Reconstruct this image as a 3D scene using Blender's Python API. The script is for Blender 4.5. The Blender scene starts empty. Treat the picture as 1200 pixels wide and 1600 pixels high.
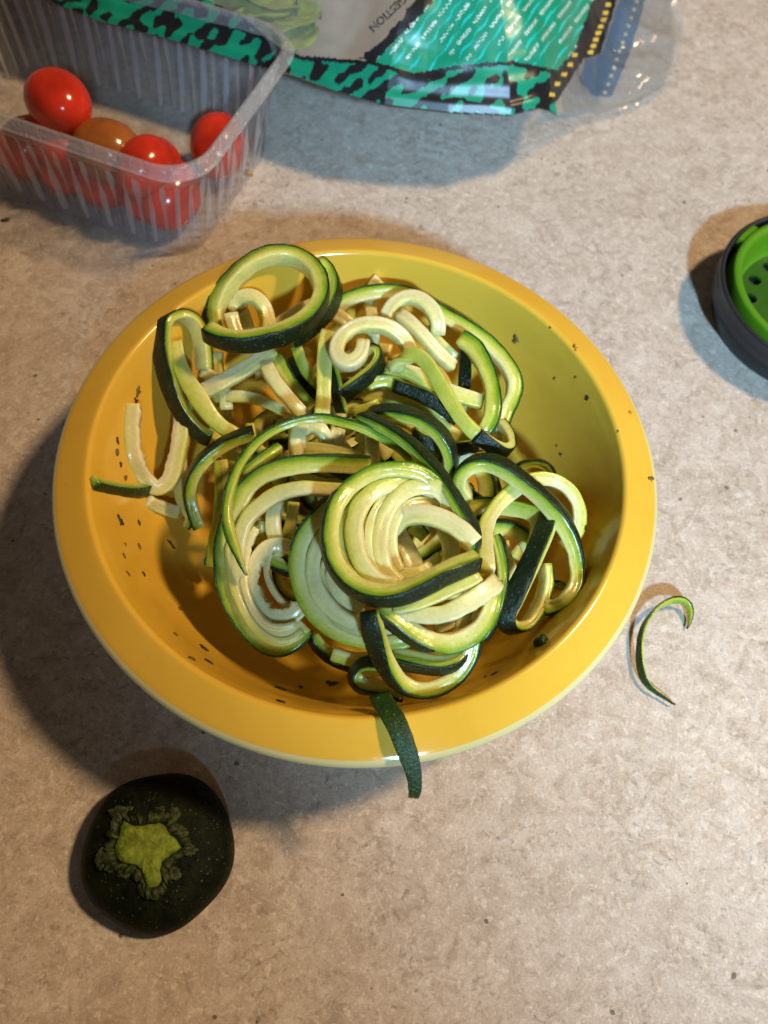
import bpy, bmesh, math, random
import numpy as np
from mathutils import Vector, Matrix, noise as mnoise

random.seed(7)
scene = bpy.context.scene
COL = scene.collection

# ------------------------------------------------------------------ camera
FPX = 1294.0
PITCH, ROLL = math.radians(62.7), math.radians(6.5)
CAM = np.array([0.0098, -0.1418, 0.2934])
FW = np.array([0, math.cos(PITCH), -math.sin(PITCH)])
_r = np.array([1.0, 0, 0]); _u = np.cross(_r, FW)
CR = _r * math.cos(ROLL) + _u * math.sin(ROLL)
CU = -_r * math.sin(ROLL) + _u * math.cos(ROLL)
cd = bpy.data.cameras.new('camera')
cam = bpy.data.objects.new('camera', cd); COL.objects.link(cam)
cam.matrix_world = Matrix(((CR[0], CU[0], -FW[0], CAM[0]), (CR[1], CU[1], -FW[1], CAM[1]),
                           (CR[2], CU[2], -FW[2], CAM[2]), (0, 0, 0, 1)))
cd.sensor_fit = 'VERTICAL'; cd.sensor_height = 36.0; cd.lens = FPX / 1600 * 36
cd.clip_start = 0.01; cd.clip_end = 50
cd.dof.use_dof = True; cd.dof.focus_distance = 0.262; cd.dof.aperture_fstop = 12
scene.camera = cam

# ------------------------------------------------------------------ world, lamps, exposure
w = bpy.data.worlds.new('World'); scene.world = w; w.use_nodes = True
bg = w.node_tree.nodes['Background']
bg.inputs[0].default_value = (1.0, 0.86, 0.70, 1); bg.inputs[1].default_value = 0.065
vs = scene.view_settings
vs.view_transform = 'Standard'; vs.look = 'None'; vs.exposure = 0.03; vs.gamma = 1.0; vs.use_curve_mapping = False

def lamp(name, kind, loc, target, power, col, size, spot=None):
    d = bpy.data.lights.new(name, kind); d.energy = power; d.color = col
    if kind == 'AREA':
        d.shape = 'DISK'; d.size = size
    else:
        d.shadow_soft_size = size
    if spot:
        d.spot_size = math.radians(spot[0]); d.spot_blend = spot[1]
    o = bpy.data.objects.new(name, d); COL.objects.link(o)
    o.location = loc
    o.rotation_euler = (Vector(target) - Vector(loc)).to_track_quat('-Z', 'Y').to_euler()
    return o

lamp('warm_ceiling_lamp', 'AREA', (1.00, 0.28, 1.57), (0, 0, 0), 28.0, (1.0, 0.69, 0.39), 0.20)
lamp('cool_ceiling_lamp', 'SPOT', (0.38, -1.03, 0.93), (0.30, 0.26, 0), 140.0, (0.42, 0.71, 1.0), 0.05, (36, 0.75))

# ------------------------------------------------------------------ helpers
def ray(px, py):
    d = FW + CR * (px - 600) / FPX + CU * (800 - py) / FPX
    return d
def P(px, py, z):
    d = ray(px, py)
    return CAM + d * (z - CAM[2]) / d[2]
def pix(p):
    d = np.asarray(p) - CAM
    q = d @ FW
    return 600 + FPX * (d @ CR) / q, 800 - FPX * (d @ CU) / q
def cv(r, u, t):                       # direction given as right / up / towards the lens -> world
    v = CR * r + CU * u - FW * t
    return v / np.linalg.norm(v)

def mesh_obj(name, verts, faces, mat, parent=None, smooth=True, attr=None):
    me = bpy.data.meshes.new(name)
    me.from_pydata([tuple(map(float, v)) for v in verts], [], faces)
    me.validate()
    if attr is not None:
        a = me.attributes.new('rad', 'FLOAT', 'POINT'); a.data.foreach_set('value', np.asarray(attr, dtype=np.float32))
    if smooth:
        me.shade_smooth()
    me.materials.append(mat)
    o = bpy.data.objects.new(name, me); COL.objects.link(o)
    if parent: o.parent = parent
    return o
def tag(o, label, cat, group=None):
    o['label'] = label; o['category'] = cat
    if group: o['group'] = group
    return o
def empty(name, loc=(0, 0, 0)):
    o = bpy.data.objects.new(name, None); COL.objects.link(o); o.location = loc
    o.empty_display_size = 0.01
    return o
def child_at(o, root):                 # parent world-space mesh under an empty
    o.parent = root
    o.matrix_parent_inverse = Matrix.Translation(-Vector(root.location))

def new_mat(name):
    m = bpy.data.materials.new(name); m.use_nodes = True
    nt = m.node_tree; b = nt.nodes['Principled BSDF']
    return m, nt, b
def N(nt, t, **kw):
    n = nt.nodes.new(t)
    for k, v in kw.items():
        if k in n.inputs: n.inputs[k].default_value = v
        else: setattr(n, k, v)
    return n
def ramp(nt, fac, stops, interp='LINEAR'):
    n = nt.nodes.new('ShaderNodeValToRGB'); n.color_ramp.interpolation = interp
    e = n.color_ramp.elements
    while len(e) < len(stops): e.new(0.5)
    for el, (p, c) in zip(e, stops):
        el.position = p; el.color = (c[0], c[1], c[2], 1) if len(c) == 3 else c
    nt.links.new(fac, n.inputs[0]); return n
def mixc(nt, fac, a, b, mode='MIX'):
    n = nt.nodes.new('ShaderNodeMix'); n.data_type = 'RGBA'; n.blend_type = mode
    for sock, v in ((n.inputs[0], fac), (n.inputs[6], a), (n.inputs[7], b)):
        if hasattr(v, 'links'): nt.links.new(v, sock)
        elif isinstance(v, (int, float)): sock.default_value = v
        else: sock.default_value = (*v, 1)
    return n.outputs[2]
def bump(nt, b, h, strength, dist):
    n = nt.nodes.new('ShaderNodeBump'); n.inputs['Strength'].default_value = strength; n.inputs['Distance'].default_value = dist
    nt.links.new(h, n.inputs['Height']); nt.links.new(n.outputs[0], b.inputs['Normal']); return n
def objco(nt):
    return nt.nodes.new('ShaderNodeTexCoord').outputs['Object']
def noise(nt, co, scale, detail=3, rough=0.55, dist=0.0):
    n = N(nt, 'ShaderNodeTexNoise', Scale=scale, Detail=detail, Roughness=rough, Distortion=dist)
    nt.links.new(co, n.inputs['Vector']); return n.outputs['Fac']

# ------------------------------------------------------------------ materials
def mat_counter():
    m, nt, b = new_mat('stone_laminate'); co = objco(nt)
    def mul(a, q):
        n = N(nt, 'ShaderNodeMath', operation='MULTIPLY'); nt.links.new(a, n.inputs[0])
        if hasattr(q, 'links'): nt.links.new(q, n.inputs[1])
        else: n.inputs[1].default_value = q
        return n.outputs[0]
    wn = N(nt, 'ShaderNodeTexNoise', Scale=70.0, Detail=3.0); nt.links.new(co, wn.inputs['Vector'])
    vm = N(nt, 'ShaderNodeVectorMath', operation='MULTIPLY_ADD'); vm.inputs[1].default_value = (0.006,) * 3
    nt.links.new(wn.outputs['Color'], vm.inputs[0]); nt.links.new(co, vm.inputs[2]); wco = vm.outputs[0]
    big = noise(nt, co, 18, 4, 0.6, 0.6)
    c = ramp(nt, big, [(0.32, (0.43, 0.345, 0.272)), (0.5, (0.505, 0.425, 0.35)), (0.70, (0.55, 0.48, 0.415))]).outputs[0]
    mid = noise(nt, wco, 120, 5, 0.68, 1.0)
    c = mixc(nt, 0.62, c, ramp(nt, mid, [(0.30, (0.29, 0.225, 0.17)), (0.46, (0.485, 0.405, 0.33)), (0.66, (0.65, 0.585, 0.515))]).outputs[0])
    # pale curled flecks at two sizes
    f1 = ramp(nt, noise(nt, wco, 330, 4, 0.68, 0.4), [(0.56, (0, 0, 0)), (0.64, (1, 1, 1))]).outputs[0]
    c = mixc(nt, mul(f1, 0.55), c, (0.74, 0.67, 0.57))
    f2 = ramp(nt, noise(nt, wco, 680, 3, 0.65, 0.3), [(0.60, (0, 0, 0)), (0.70, (1, 1, 1))]).outputs[0]
    c = mixc(nt, mul(f2, 0.55), c, (0.80, 0.74, 0.65))
    # grey-brown veins gathered in patches
    pz = ramp(nt, noise(nt, co, 36, 4, 0.65, 0.8), [(0.45, (0, 0, 0)), (0.60, (1, 1, 1))]).outputs[0]
    ve = ramp(nt, noise(nt, wco, 340, 5, 0.75, 0.5), [(0.36, (1, 1, 1)), (0.47, (0, 0, 0))]).outputs[0]
    c = mixc(nt, mul(mul(ve, pz), 0.80), c, (0.23, 0.20, 0.165))
    d2 = ramp(nt, noise(nt, wco, 560, 3, 0.65, 0.6), [(0.30, (1, 1, 1)), (0.41, (0, 0, 0))]).outputs[0]
    c = mixc(nt, mul(d2, 0.5), c, (0.24, 0.175, 0.12))
    # dark pits of uneven size
    v = N(nt, 'ShaderNodeTexVoronoi', Scale=150.0); nt.links.new(wco, v.inputs['Vector'])
    sx = N(nt, 'ShaderNodeSeparateColor'); nt.links.new(v.outputs['Color'], sx.inputs[0])
    pk = N(nt, 'ShaderNodeMath', operation='SUBTRACT'); nt.links.new(sx.outputs[0], pk.inputs[0]); pk.inputs[1].default_value = 0.80
    sz = mul(pk.outputs[0], 0.75)
    ls = N(nt, 'ShaderNodeMath', operation='LESS_THAN'); nt.links.new(v.outputs['Distance'], ls.inputs[0]); nt.links.new(sz, ls.inputs[1])
    c = mixc(nt, mul(ls.outputs[0], 0.8), c, (0.085, 0.068, 0.05))
    gr = ramp(nt, noise(nt, co, 1100, 2, 0.6), [(0.3, (0.86, 0.85, 0.84)), (0.7, (1.08, 1.08, 1.08))]).outputs[0]
    c = mixc(nt, 1.0, c, gr, 'MULTIPLY')
    nt.links.new(c, b.inputs['Base Color'])
    fine = noise(nt, wco, 300, 4, 0.7, 0.8)
    nt.links.new(ramp(nt, fine, [(0.3, (0.36,) * 3), (0.7, (0.55,) * 3)]).outputs[0], b.inputs['Roughness'])
    b.inputs['Specular IOR Level'].default_value = 0.4
    bump(nt, b, fine, 0.3, 0.0006)
    return m
def mat_glaze(name, col, col2, rough=0.12):
    m, nt, b = new_mat(name); co = objco(nt)
    n1 = noise(nt, co, 22, 4, 0.6, 0.5)
    c = ramp(nt, n1, [(0.35, col), (0.68, col2)]).outputs[0]
    n2 = noise(nt, co, 700, 2, 0.5)
    sp = ramp(nt, n2, [(0.72, (0, 0, 0)), (0.78, (1, 1, 1))]).outputs[0]
    sf = N(nt, 'ShaderNodeMath', operation='MULTIPLY'); nt.links.new(sp, sf.inputs[0]); sf.inputs[1].default_value = 0.35
    c = mixc(nt, sf.outputs[0], c, tuple(x * 0.6 for x in col))
    nt.links.new(c, b.inputs['Base Color'])
    n3 = noise(nt, co, 45, 5, 0.65, 0.8)
    nt.links.new(ramp(nt, n3, [(0.35, (rough,) * 3), (0.7, (rough + 0.16,) * 3)]).outputs[0], b.inputs['Roughness'])
    b.inputs['Specular IOR Level'].default_value = 0.5
    bump(nt, b, noise(nt, co, 60, 3), 0.06, 0.001)
    return m
def mat_flesh():
    m, nt, b = new_mat('zucchini_flesh'); co = objco(nt)
    at = N(nt, 'ShaderNodeAttribute', attribute_name='rad')
    n1 = noise(nt, co, 160, 4, 0.6, 0.5)
    ad = N(nt, 'ShaderNodeMath', operation='MULTIPLY_ADD'); nt.links.new(n1, ad.inputs[0]); ad.inputs[1].default_value = 0.24
    nt.links.new(at.outputs['Fac'], ad.inputs[2])
    sb = N(nt, 'ShaderNodeMath', operation='SUBTRACT'); nt.links.new(ad.outputs[0], sb.inputs[0]); sb.inputs[1].default_value = 0.12
    c = ramp(nt, sb.outputs[0], [(0.0, (0.77, 0.70, 0.39)), (0.25, (0.74, 0.695, 0.28)), (0.52, (0.62, 0.61, 0.13)),
                                 (0.74, (0.38, 0.46, 0.04)), (0.89, (0.14, 0.29, 0.016)), (1.0, (0.06, 0.20, 0.012))]).outputs[0]
    n2 = noise(nt, co, 700, 2, 0.5)
    gr = ramp(nt, n2, [(0.35, (0.95, 0.95, 0.92)), (0.65, (1.03, 1.03, 1.03))]).outputs[0]
    c = mixc(nt, 1.0, c, gr, 'MULTIPLY')
    nt.links.new(c, b.inputs['Base Color'])
    b.inputs['Subsurface Weight'].default_value = 0.85
    b.inputs['Subsurface Radius'].default_value = (1.0, 0.9, 0.30)
    b.inputs['Subsurface Scale'].default_value = 0.0030
    n3 = noise(nt, co, 620, 3, 0.6)
    n4 = noise(nt, co, 120, 3, 0.6)
    nt.links.new(ramp(nt, n4, [(0.35, (0.12,) * 3), (0.65, (0.34,) * 3)]).outputs[0], b.inputs['Roughness'])
    b.inputs['Specular IOR Level'].default_value = 0.55
    bump(nt, b, n3, 0.28, 0.0005)
    return m
def mat_skin(name='zucchini_skin', dark=(0.0028, 0.0085, 0.0030), light=(0.055, 0.12, 0.03), amount=0.53, rough=0.30):
    m, nt, b = new_mat(name); co = objco(nt)
    n1 = noise(nt, co, 130, 4, 0.6, 0.6)
    c = ramp(nt, n1, [(0.35, dark), (0.75, tuple(0.85 * a + 0.15 * q for a, q in zip(dark, light)))]).outputs[0]
    v = N(nt, 'ShaderNodeTexVoronoi', Scale=620.0); nt.links.new(co, v.inputs['Vector'])
    sp = ramp(nt, v.outputs['Distance'], [(0.10, (1, 1, 1)), (0.26, (0, 0, 0))]).outputs[0]
    n2 = noise(nt, co, 300, 2)
    pm = N(nt, 'ShaderNodeMath', operation='MULTIPLY'); nt.links.new(sp, pm.inputs[0])
    nt.links.new(ramp(nt, n2, [(amount - 0.1, (0, 0, 0)), (amount, (1, 1, 1))]).outputs[0], pm.inputs[1])
    c = mixc(nt, pm.outputs[0], c, light)
    nt.links.new(c, b.inputs['Base Color'])
    b.inputs['Roughness'].default_value = rough
    b.inputs['Specular IOR Level'].default_value = 0.45 if rough < 0.4 else 0.10
    bump(nt, b, noise(nt, co, 520, 4, 0.7), 0.8, 0.0008)
    return m
def mat_simple(name, col, rough=0.4, spec=0.5, var=0.12, scale=200, bmp=0.1, sss=0.0, coat=0.0):
    m, nt, b = new_mat(name); co = objco(nt)
    n = noise(nt, co, scale, 4, 0.6)
    c = ramp(nt, n, [(0.3, tuple(x * (1 - var) for x in col)), (0.7, tuple(min(1, x * (1 + var)) for x in col))]).outputs[0]
    nt.links.new(c, b.inputs['Base Color'])
    b.inputs['Roughness'].default_value = rough; b.inputs['Specular IOR Level'].default_value = spec
    if sss:
        b.inputs['Subsurface Weight'].default_value = sss; b.inputs['Subsurface Scale'].default_value = 0.003
        b.inputs['Subsurface Radius'].default_value = (1, 0.35, 0.15)
    b.inputs['Coat Weight'].default_value = coat
    if bmp: bump(nt, b, n, bmp, 0.0006)
    return m
def mat_film(name, tint, haze_col, haze, rough=0.08, gloss=1.0, bmp=0.0, bscale=120):
    m = bpy.data.materials.new(name); m.use_nodes = True; nt = m.node_tree; nt.nodes.clear()
    out = nt.nodes.new('ShaderNodeOutputMaterial')
    tr = N(nt, 'ShaderNodeBsdfTransparent'); tr.inputs[0].default_value = (*tint, 1)
    df = N(nt, 'ShaderNodeBsdfDiffuse'); df.inputs[0].default_value = (*haze_col, 1)
    gl = N(nt, 'ShaderNodeBsdfGlossy'); gl.inputs['Roughness'].default_value = rough
    m1 = nt.nodes.new('ShaderNodeMixShader'); m1.inputs[0].default_value = haze
    nt.links.new(tr.outputs[0], m1.inputs[1]); nt.links.new(df.outputs[0], m1.inputs[2])
    fr = N(nt, 'ShaderNodeLayerWeight')
    pw = N(nt, 'ShaderNodeMath', operation='POWER'); nt.links.new(fr.outputs['Facing'], pw.inputs[0]); pw.inputs[1].default_value = 4.5
    ml = N(nt, 'ShaderNodeMath', operation='MULTIPLY_ADD'); nt.links.new(pw.outputs[0], ml.inputs[0]); ml.inputs[1].default_value = 0.55 * gloss; ml.inputs[2].default_value = 0.045 * gloss
    m2 = nt.nodes.new('ShaderNodeMixShader'); nt.links.new(ml.outputs[0], m2.inputs[0])
    nt.links.new(m1.outputs[0], m2.inputs[1]); nt.links.new(gl.outputs[0], m2.inputs[2])
    if bmp:
        bn = nt.nodes.new('ShaderNodeBump'); bn.inputs['Strength'].default_value = bmp; bn.inputs['Distance'].default_value = 0.002
        nt.links.new(noise(nt, objco(nt), bscale, 4, 0.6, 0.5), bn.inputs['Height'])
        for s in (gl, df): nt.links.new(bn.outputs[0], s.inputs['Normal'])
    nt.links.new(m2.outputs[0], out.inputs[0])
    return m

M_COUNTER = mat_counter()
M_GLAZE = mat_glaze('yellow_glaze', (0.73, 0.425, 0.042), (0.79, 0.48, 0.052), 0.07)
M_EDGE = mat_glaze('thin_edge_glaze', (0.62, 0.55, 0.24), (0.70, 0.62, 0.30), 0.16)
M_FLESH = mat_flesh()
M_SKIN = mat_skin()
M_SKIN_GREEN = mat_skin('zucchini_skin_green', (0.012, 0.040, 0.006), (0.11, 0.22, 0.03), 0.50)
M_CAPSKIN = mat_skin('zucchini_end_skin', (0.0020, 0.0036, 0.0016), (0.060, 0.085, 0.015), 0.56, 0.5)
M_STEM = mat_simple('cut_stem', (0.16, 0.215, 0.020), 0.6, 0.25, 0.55, 330, 1.0)
M_LOBE = mat_simple('stem_bark', (0.030, 0.042, 0.010), 0.55, 0.3, 0.95, 420, 1.0)
M_CRUMB = mat_simple('dark_crumb', (0.028, 0.03, 0.010), 0.4, 0.5, 0.5, 600, 0.5)
M_CRUMB2 = mat_simple('brown_crumb', (0.16, 0.10, 0.025), 0.4, 0.5, 0.4, 600, 0.5)
M_CRUMB3 = mat_simple('amber_crumb', (0.55, 0.26, 0.03), 0.3, 0.5, 0.3, 600, 0.3)
M_TOM = mat_simple('tomato_skin', (0.55, 0.030, 0.010), 0.16, 0.5, 0.30, 55, 0.06, 0.2)
M_TOM2 = mat_simple('brown_tomato_skin', (0.33, 0.10, 0.018), 0.16, 0.5, 0.25, 60, 0.05, 0.25)
M_CLEAR = mat_film('clear_plastic', (0.955, 0.96, 0.965), (0.75, 0.75, 0.78), 0.085, 0.10, 1.0, 0.35, 90)
M_RIMP = mat_film('clear_plastic_rim', (0.93, 0.935, 0.945), (0.78, 0.78, 0.82), 0.23, 0.14, 1.0, 0.9, 200)
M_RIB = mat_film('clear_plastic_rib', (0.86, 0.865, 0.88), (0.80, 0.80, 0.84), 0.30, 0.10, 2.5)
M_BAGF = mat_film('bag_film', (0.90, 0.91, 0.91), (0.62, 0.62, 0.60), 0.16, 0.10, 1.0, 0.5, 60)
M_BAGB = mat_film('bag_blue_film', (0.42, 0.50, 0.60), (0.10, 0.16, 0.24), 0.55, 0.15, 1.0, 0.3, 60)
M_BAGG = mat_simple('print_green', (0.004, 0.245, 0.135), 0.36, 0.5, 0.10, 60, 0.0)
M_BAGL = mat_simple('print_aqua', (0.02, 0.50, 0.46), 0.25, 0.5, 0.15, 90, 0.0)
M_BAGK = mat_simple('print_black', (0.010, 0.010, 0.012), 0.36, 0.5, 0.2, 60, 0.0)
M_BAGY = mat_simple('print_yellow', (0.66, 0.46, 0.06), 0.3, 0.5, 0.1, 60, 0.0)
M_BAGT = mat_simple('print_tan', (0.33, 0.30, 0.20), 0.3, 0.5, 0.1, 60, 0.0)
M_BAGW = mat_simple('print_white', (0.55, 0.66, 0.63), 0.3, 0.5, 0.1, 60, 0.0)
M_BAGU = mat_simple('bag_back_film', (0.40, 0.385, 0.35), 0.5, 0.3, 0.1, 60, 0.0)
M_LEAF = mat_simple('salad_leaf', (0.22, 0.30, 0.055), 0.45, 0.4, 0.45, 90, 0.3)
M_BLACKP = mat_simple('black_plastic', (0.016, 0.017, 0.020), 0.38, 0.5, 0.2, 400, 0.12)
M_GREENP = mat_simple('green_plastic', (0.085, 0.235, 0.007), 0.34, 0.5, 0.06, 200, 0.05, 0.0)
M_GREEN_SHADED = mat_simple('shaded_green_plastic', (0.022, 0.085, 0.005), 0.4, 0.4, 0.1, 200, 0.05)  # insert's green, darkened in the colour to paint shade inside the cup
M_PEEL = mat_simple('peel_flesh', (0.23, 0.36, 0.05), 0.4, 0.5, 0.25, 400, 0.3)

# ------------------------------------------------------------------ countertop
def box(name, x0, x1, y0, y1, z0, z1, mat):
    v = [(x, y, z) for z in (z0, z1) for y in (y0, y1) for x in (x0, x1)]
    f = [(0, 2, 3, 1), (4, 5, 7, 6), (0, 1, 5, 4), (1, 3, 7, 5), (3, 2, 6, 7), (2, 0, 4, 6)]
    return mesh_obj(name, v, f, mat, smooth=False)
ct = box('countertop', -0.75, 0.75, -0.45, 0.75, -0.035, 0.0, M_COUNTER)
ct['kind'] = 'structure'

# ------------------------------------------------------------------ bowl
INNER = [(0, 8), (30, 8.2), (48, 9.3), (58, 12), (66, 17), (72.5, 25), (77.5, 36), (81.5, 47), (84.4, 54.5), (86.2, 58.6)]
RIMT = [(86.2, 58.6), (86.8, 59.8), (87.6, 60.45), (88.6, 60.5), (91, 59.6), (94.5, 58.1), (97.4, 56.8), (98.5, 56.2)]
EDGE = [(98.5, 56.2), (99.5, 55.4), (100, 54.3), (99.8, 53.0), (98.8, 52.0)]
OUTER = [(98.8, 52.0), (95, 51.4), (91.5, 50.6), (88.5, 47.5), (85.5, 40), (81, 29), (74, 17), (65, 8.5), (55, 4.5), (50, 3.2), (49.4, 0.3), (45, 0.3), (44, 3.5), (0, 4)]
def smooth_prof(p, n=6):
    p = np.array(p, float); out = []
    for i in range(len(p) - 1):
        p0 = p[max(i - 1, 0)]; p1 = p[i]; p2 = p[i + 1]; p3 = p[min(i + 2, len(p) - 1)]
        for k in range(n):
            t = k / n
            out.append(0.5 * ((2 * p1) + (-p0 + p2) * t + (2 * p0 - 5 * p1 + 4 * p2 - p3) * t * t + (-p0 + 3 * p1 - 3 * p2 + p3) * t ** 3))
    out.append(p[-1]); return np.array(out)
def lathe(name, prof, mat, parent, seg=192, center=(0, 0), z0=0.0, flip=False):
    v = []; f = []; rings = []
    for r, z in prof:
        r = r / 1000; z = z / 1000 + z0
        if r < 1e-6:
            rings.append([len(v)]); v.append((center[0], center[1], z)); continue
        st = len(v)
        for i in range(seg):
            a = 2 * math.pi * i / seg
            v.append((center[0] + r * math.cos(a), center[1] + r * math.sin(a), z))
        rings.append(list(range(st, st + seg)))
    for A, B in zip(rings[:-1], rings[1:]):
        for i in range(seg):
            j = (i + 1) % seg
            if len(A) == 1: q = (A[0], B[i], B[j])
            elif len(B) == 1: q = (A[i], B[0], A[j])
            else: q = (A[i], B[i], B[j], A[j])
            f.append(q[::-1] if flip else q)
    return mesh_obj(name, v, f, mat, parent)
bowl = empty('yellow_bowl')
tag(bowl, 'round yellow glazed ceramic bowl holding the pile of zucchini noodles', 'bowl')
lathe('inside_wall', smooth_prof(INNER), M_GLAZE, bowl)
lathe('rim', smooth_prof(RIMT), M_GLAZE, bowl)
lathe('rim_edge', smooth_prof(EDGE), M_EDGE, bowl)['label'] = 'paler thin glaze along the outer rim edge'
lathe('outside_wall', OUTER, M_GLAZE, bowl)
_ip = smooth_prof(INNER + RIMT[1:] + EDGE[1:3])
def bowl_z(r):
    return float(np.interp(r * 1000, _ip[:, 0], _ip[:, 1])) / 1000
def clear_bowl(px, py, z, gap):
    for _ in range(400):
        p = P(px, py, z); r = math.hypot(p[0], p[1])
        if r > 0.0995 or z >= bowl_z(r) + gap: return p
        z += 0.0005
    return p
def hit_bowl(px, py):
    z = 0.062
    for _ in range(600):
        p = P(px, py, z); r = math.hypot(p[0], p[1])
        if z <= bowl_z(r) + 0.0001: return p
        z -= 0.0001
    return p

# ------------------------------------------------------------------ zucchini noodles
REG = {'A': (220, 370, 3.3333), 'B': (500, 410, 3.3333), 'C': (130, 600, 3.0), 'D': (430, 630, 3.2432), 'F': (430, 860, 3.2432),
       'Z1': (310, 380, 4.8), 'Z2': (330, 540, 4.8), 'Z3': (500, 420, 6.0), 'Z4': (560, 540, 4.6154), 'Z5': (280, 640, 6.0),
       'Z6': (320, 760, 5.0), 'Z7': (540, 900, 4.6154), 'Z8': (690, 690, 5.0), 'X': (0, 0, 1.0)}
def rp(reg, *pts):
    ox, oy, s = REG[reg]
    return [(ox + a / s, oy + b / s) for a, b in pts]
def catmull(p, step):
    p = np.asarray(p, float); out = []; ts = []
    n = len(p)
    for i in range(n - 1):
        p0 = p[i - 1] if i else 2 * p[0] - p[1]
        p1, p2 = p[i], p[i + 1]
        p3 = p[i + 2] if i + 2 < n else 2 * p[-1] - p[-2]
        k = max(2, int(np.linalg.norm(p2 - p1) / step))
        for j in range(k):
            t = j / k
            out.append(0.5 * ((2 * p1) + (-p0 + p2) * t + (2 * p0 - 5 * p1 + 4 * p2 - p3) * t * t + (-p0 + 3 * p1 - 3 * p2 + p3) * t ** 3))
    out.append(p[-1]); return np.array(out)
def smooth_path(c, it):
    c = c.copy()
    for _ in range(it):
        c[1:-1] = 0.5 * c[1:-1] + 0.25 * (c[:-2] + c[2:])
    return c
def strip(cent, axes, side, wr, wa, taper, jag, seed):
    """frames along the strand: (centre, radial, axial, width_r, width_a)"""
    n = len(cent)
    cent = cent + np.array([[0.0009 * mnoise.noise((i * 0.05, seed, q)) for q in (1.5, 4.5, 8.5)] for i in range(n)]) * (0.4 if wr < 0.0016 else 1.0)
    T = np.gradient(cent, axis=0); T /= np.linalg.norm(T, axis=1)[:, None]
    tt = np.linspace(0, 1, n); fr = []
    ks = [a[0] for a in axes]; vs_ = np.array([a[1] for a in axes])
    for i in range(n):
        A = np.array([np.interp(tt[i], ks, vs_[:, k]) for k in range(3)])
        A = A - (A @ T[i]) * T[i]; A /= np.linalg.norm(A)
        Rr = np.cross(T[i], A) * side
        tw = 0.22 * mnoise.noise((i * 0.06, seed * 1.9, 2)); A, Rr = A * math.cos(tw) + Rr * math.sin(tw), Rr * math.cos(tw) - A * math.sin(tw)
        s = i * 0.0012
        k1 = 1 + 0.17 * mnoise.noise((s * 70, seed * 3.1, 0)) + 0.07 * mnoise.noise((s * 260, seed * 2.1, 7)); k2 = 1 + 0.16 * mnoise.noise((s * 70, seed * 5.7, 4)) + 0.06 * mnoise.noise((s * 260, seed * 2.9, 3))
        tp = 1.0
        if taper[0] and tt[i] < taper[0]: tp = 0.15 + 0.85 * math.sin(tt[i] / taper[0] * math.pi / 2)
        if taper[1] and tt[i] > 1 - taper[1]: tp = TMIN + (1 - TMIN) * math.sin((1 - tt[i]) / taper[1] * math.pi / 2)
        fr.append((cent[i], Rr, A, wr * k1 * tp, wa * k2 * tp))
    return fr
def build_noodle(root, fr, rad, jag, seed):
    v = []; f = []; at = []
    cs = [(1, 1, 0), (-1, 1, 90), (-1, -1, 180), (1, -1, 270)]
    for i, (c, Rr, A, a, b) in enumerate(fr):
        cr = min(a, b) * 0.16
        ring = []
        for ci, (sx, sy, a0) in enumerate(cs):
            for q in range(3):
                an = math.radians(a0 + q * 45)
                ring.append((sx * (a / 2 - cr) + cr * math.cos(an), sy * (b / 2 - cr) + cr * math.sin(an), 0))
            if ci in (0, 2):                                    # cut faces: knife ridges run along the strand
                for q in range(1, 6):
                    ring.append((sx * (a / 2 - cr) * (1 - q / 3), sy * b / 2, sy))
        k = 0
        for (x, y, face) in ring:
            if face:
                u = x / a
                y += face * (0.00042 * mnoise.noise((u * 5.5, seed * 9.1, i * 0.02)) + 0.00016 * mnoise.noise((u * 16, seed * 4.3, i * 0.05)))
            if jag and x < 0:
                x += jag * (-2 * x / a) ** 2 * (mnoise.noise((i * 0.9, seed, y * 900)) + 0.5 * mnoise.noise((i * 2.3, seed, 1)))
            w_ = 0.00016 * mnoise.noise((i * 0.35, k * 0.7, seed))
            v.append(c + Rr * (x + w_) + A * (y + w_))
            at.append(rad[0] + (rad[1] - rad[0]) * min(1, max(0, x / a + 0.5)) ** 1.25)
            k += 1
        m = k
    n = len(fr)
    for i in range(n - 1):
        for k in range(m):
            k2 = (k + 1) % m
            f.append((i * m + k, i * m + k2, (i + 1) * m + k2, (i + 1) * m + k))
    f.append(tuple(range(m))[::-1]); f.append(tuple((n - 1) * m + k for k in range(m)))
    o = mesh_obj('flesh', v, f, M_FLESH, attr=at); child_at(o, root)
    return o
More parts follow.
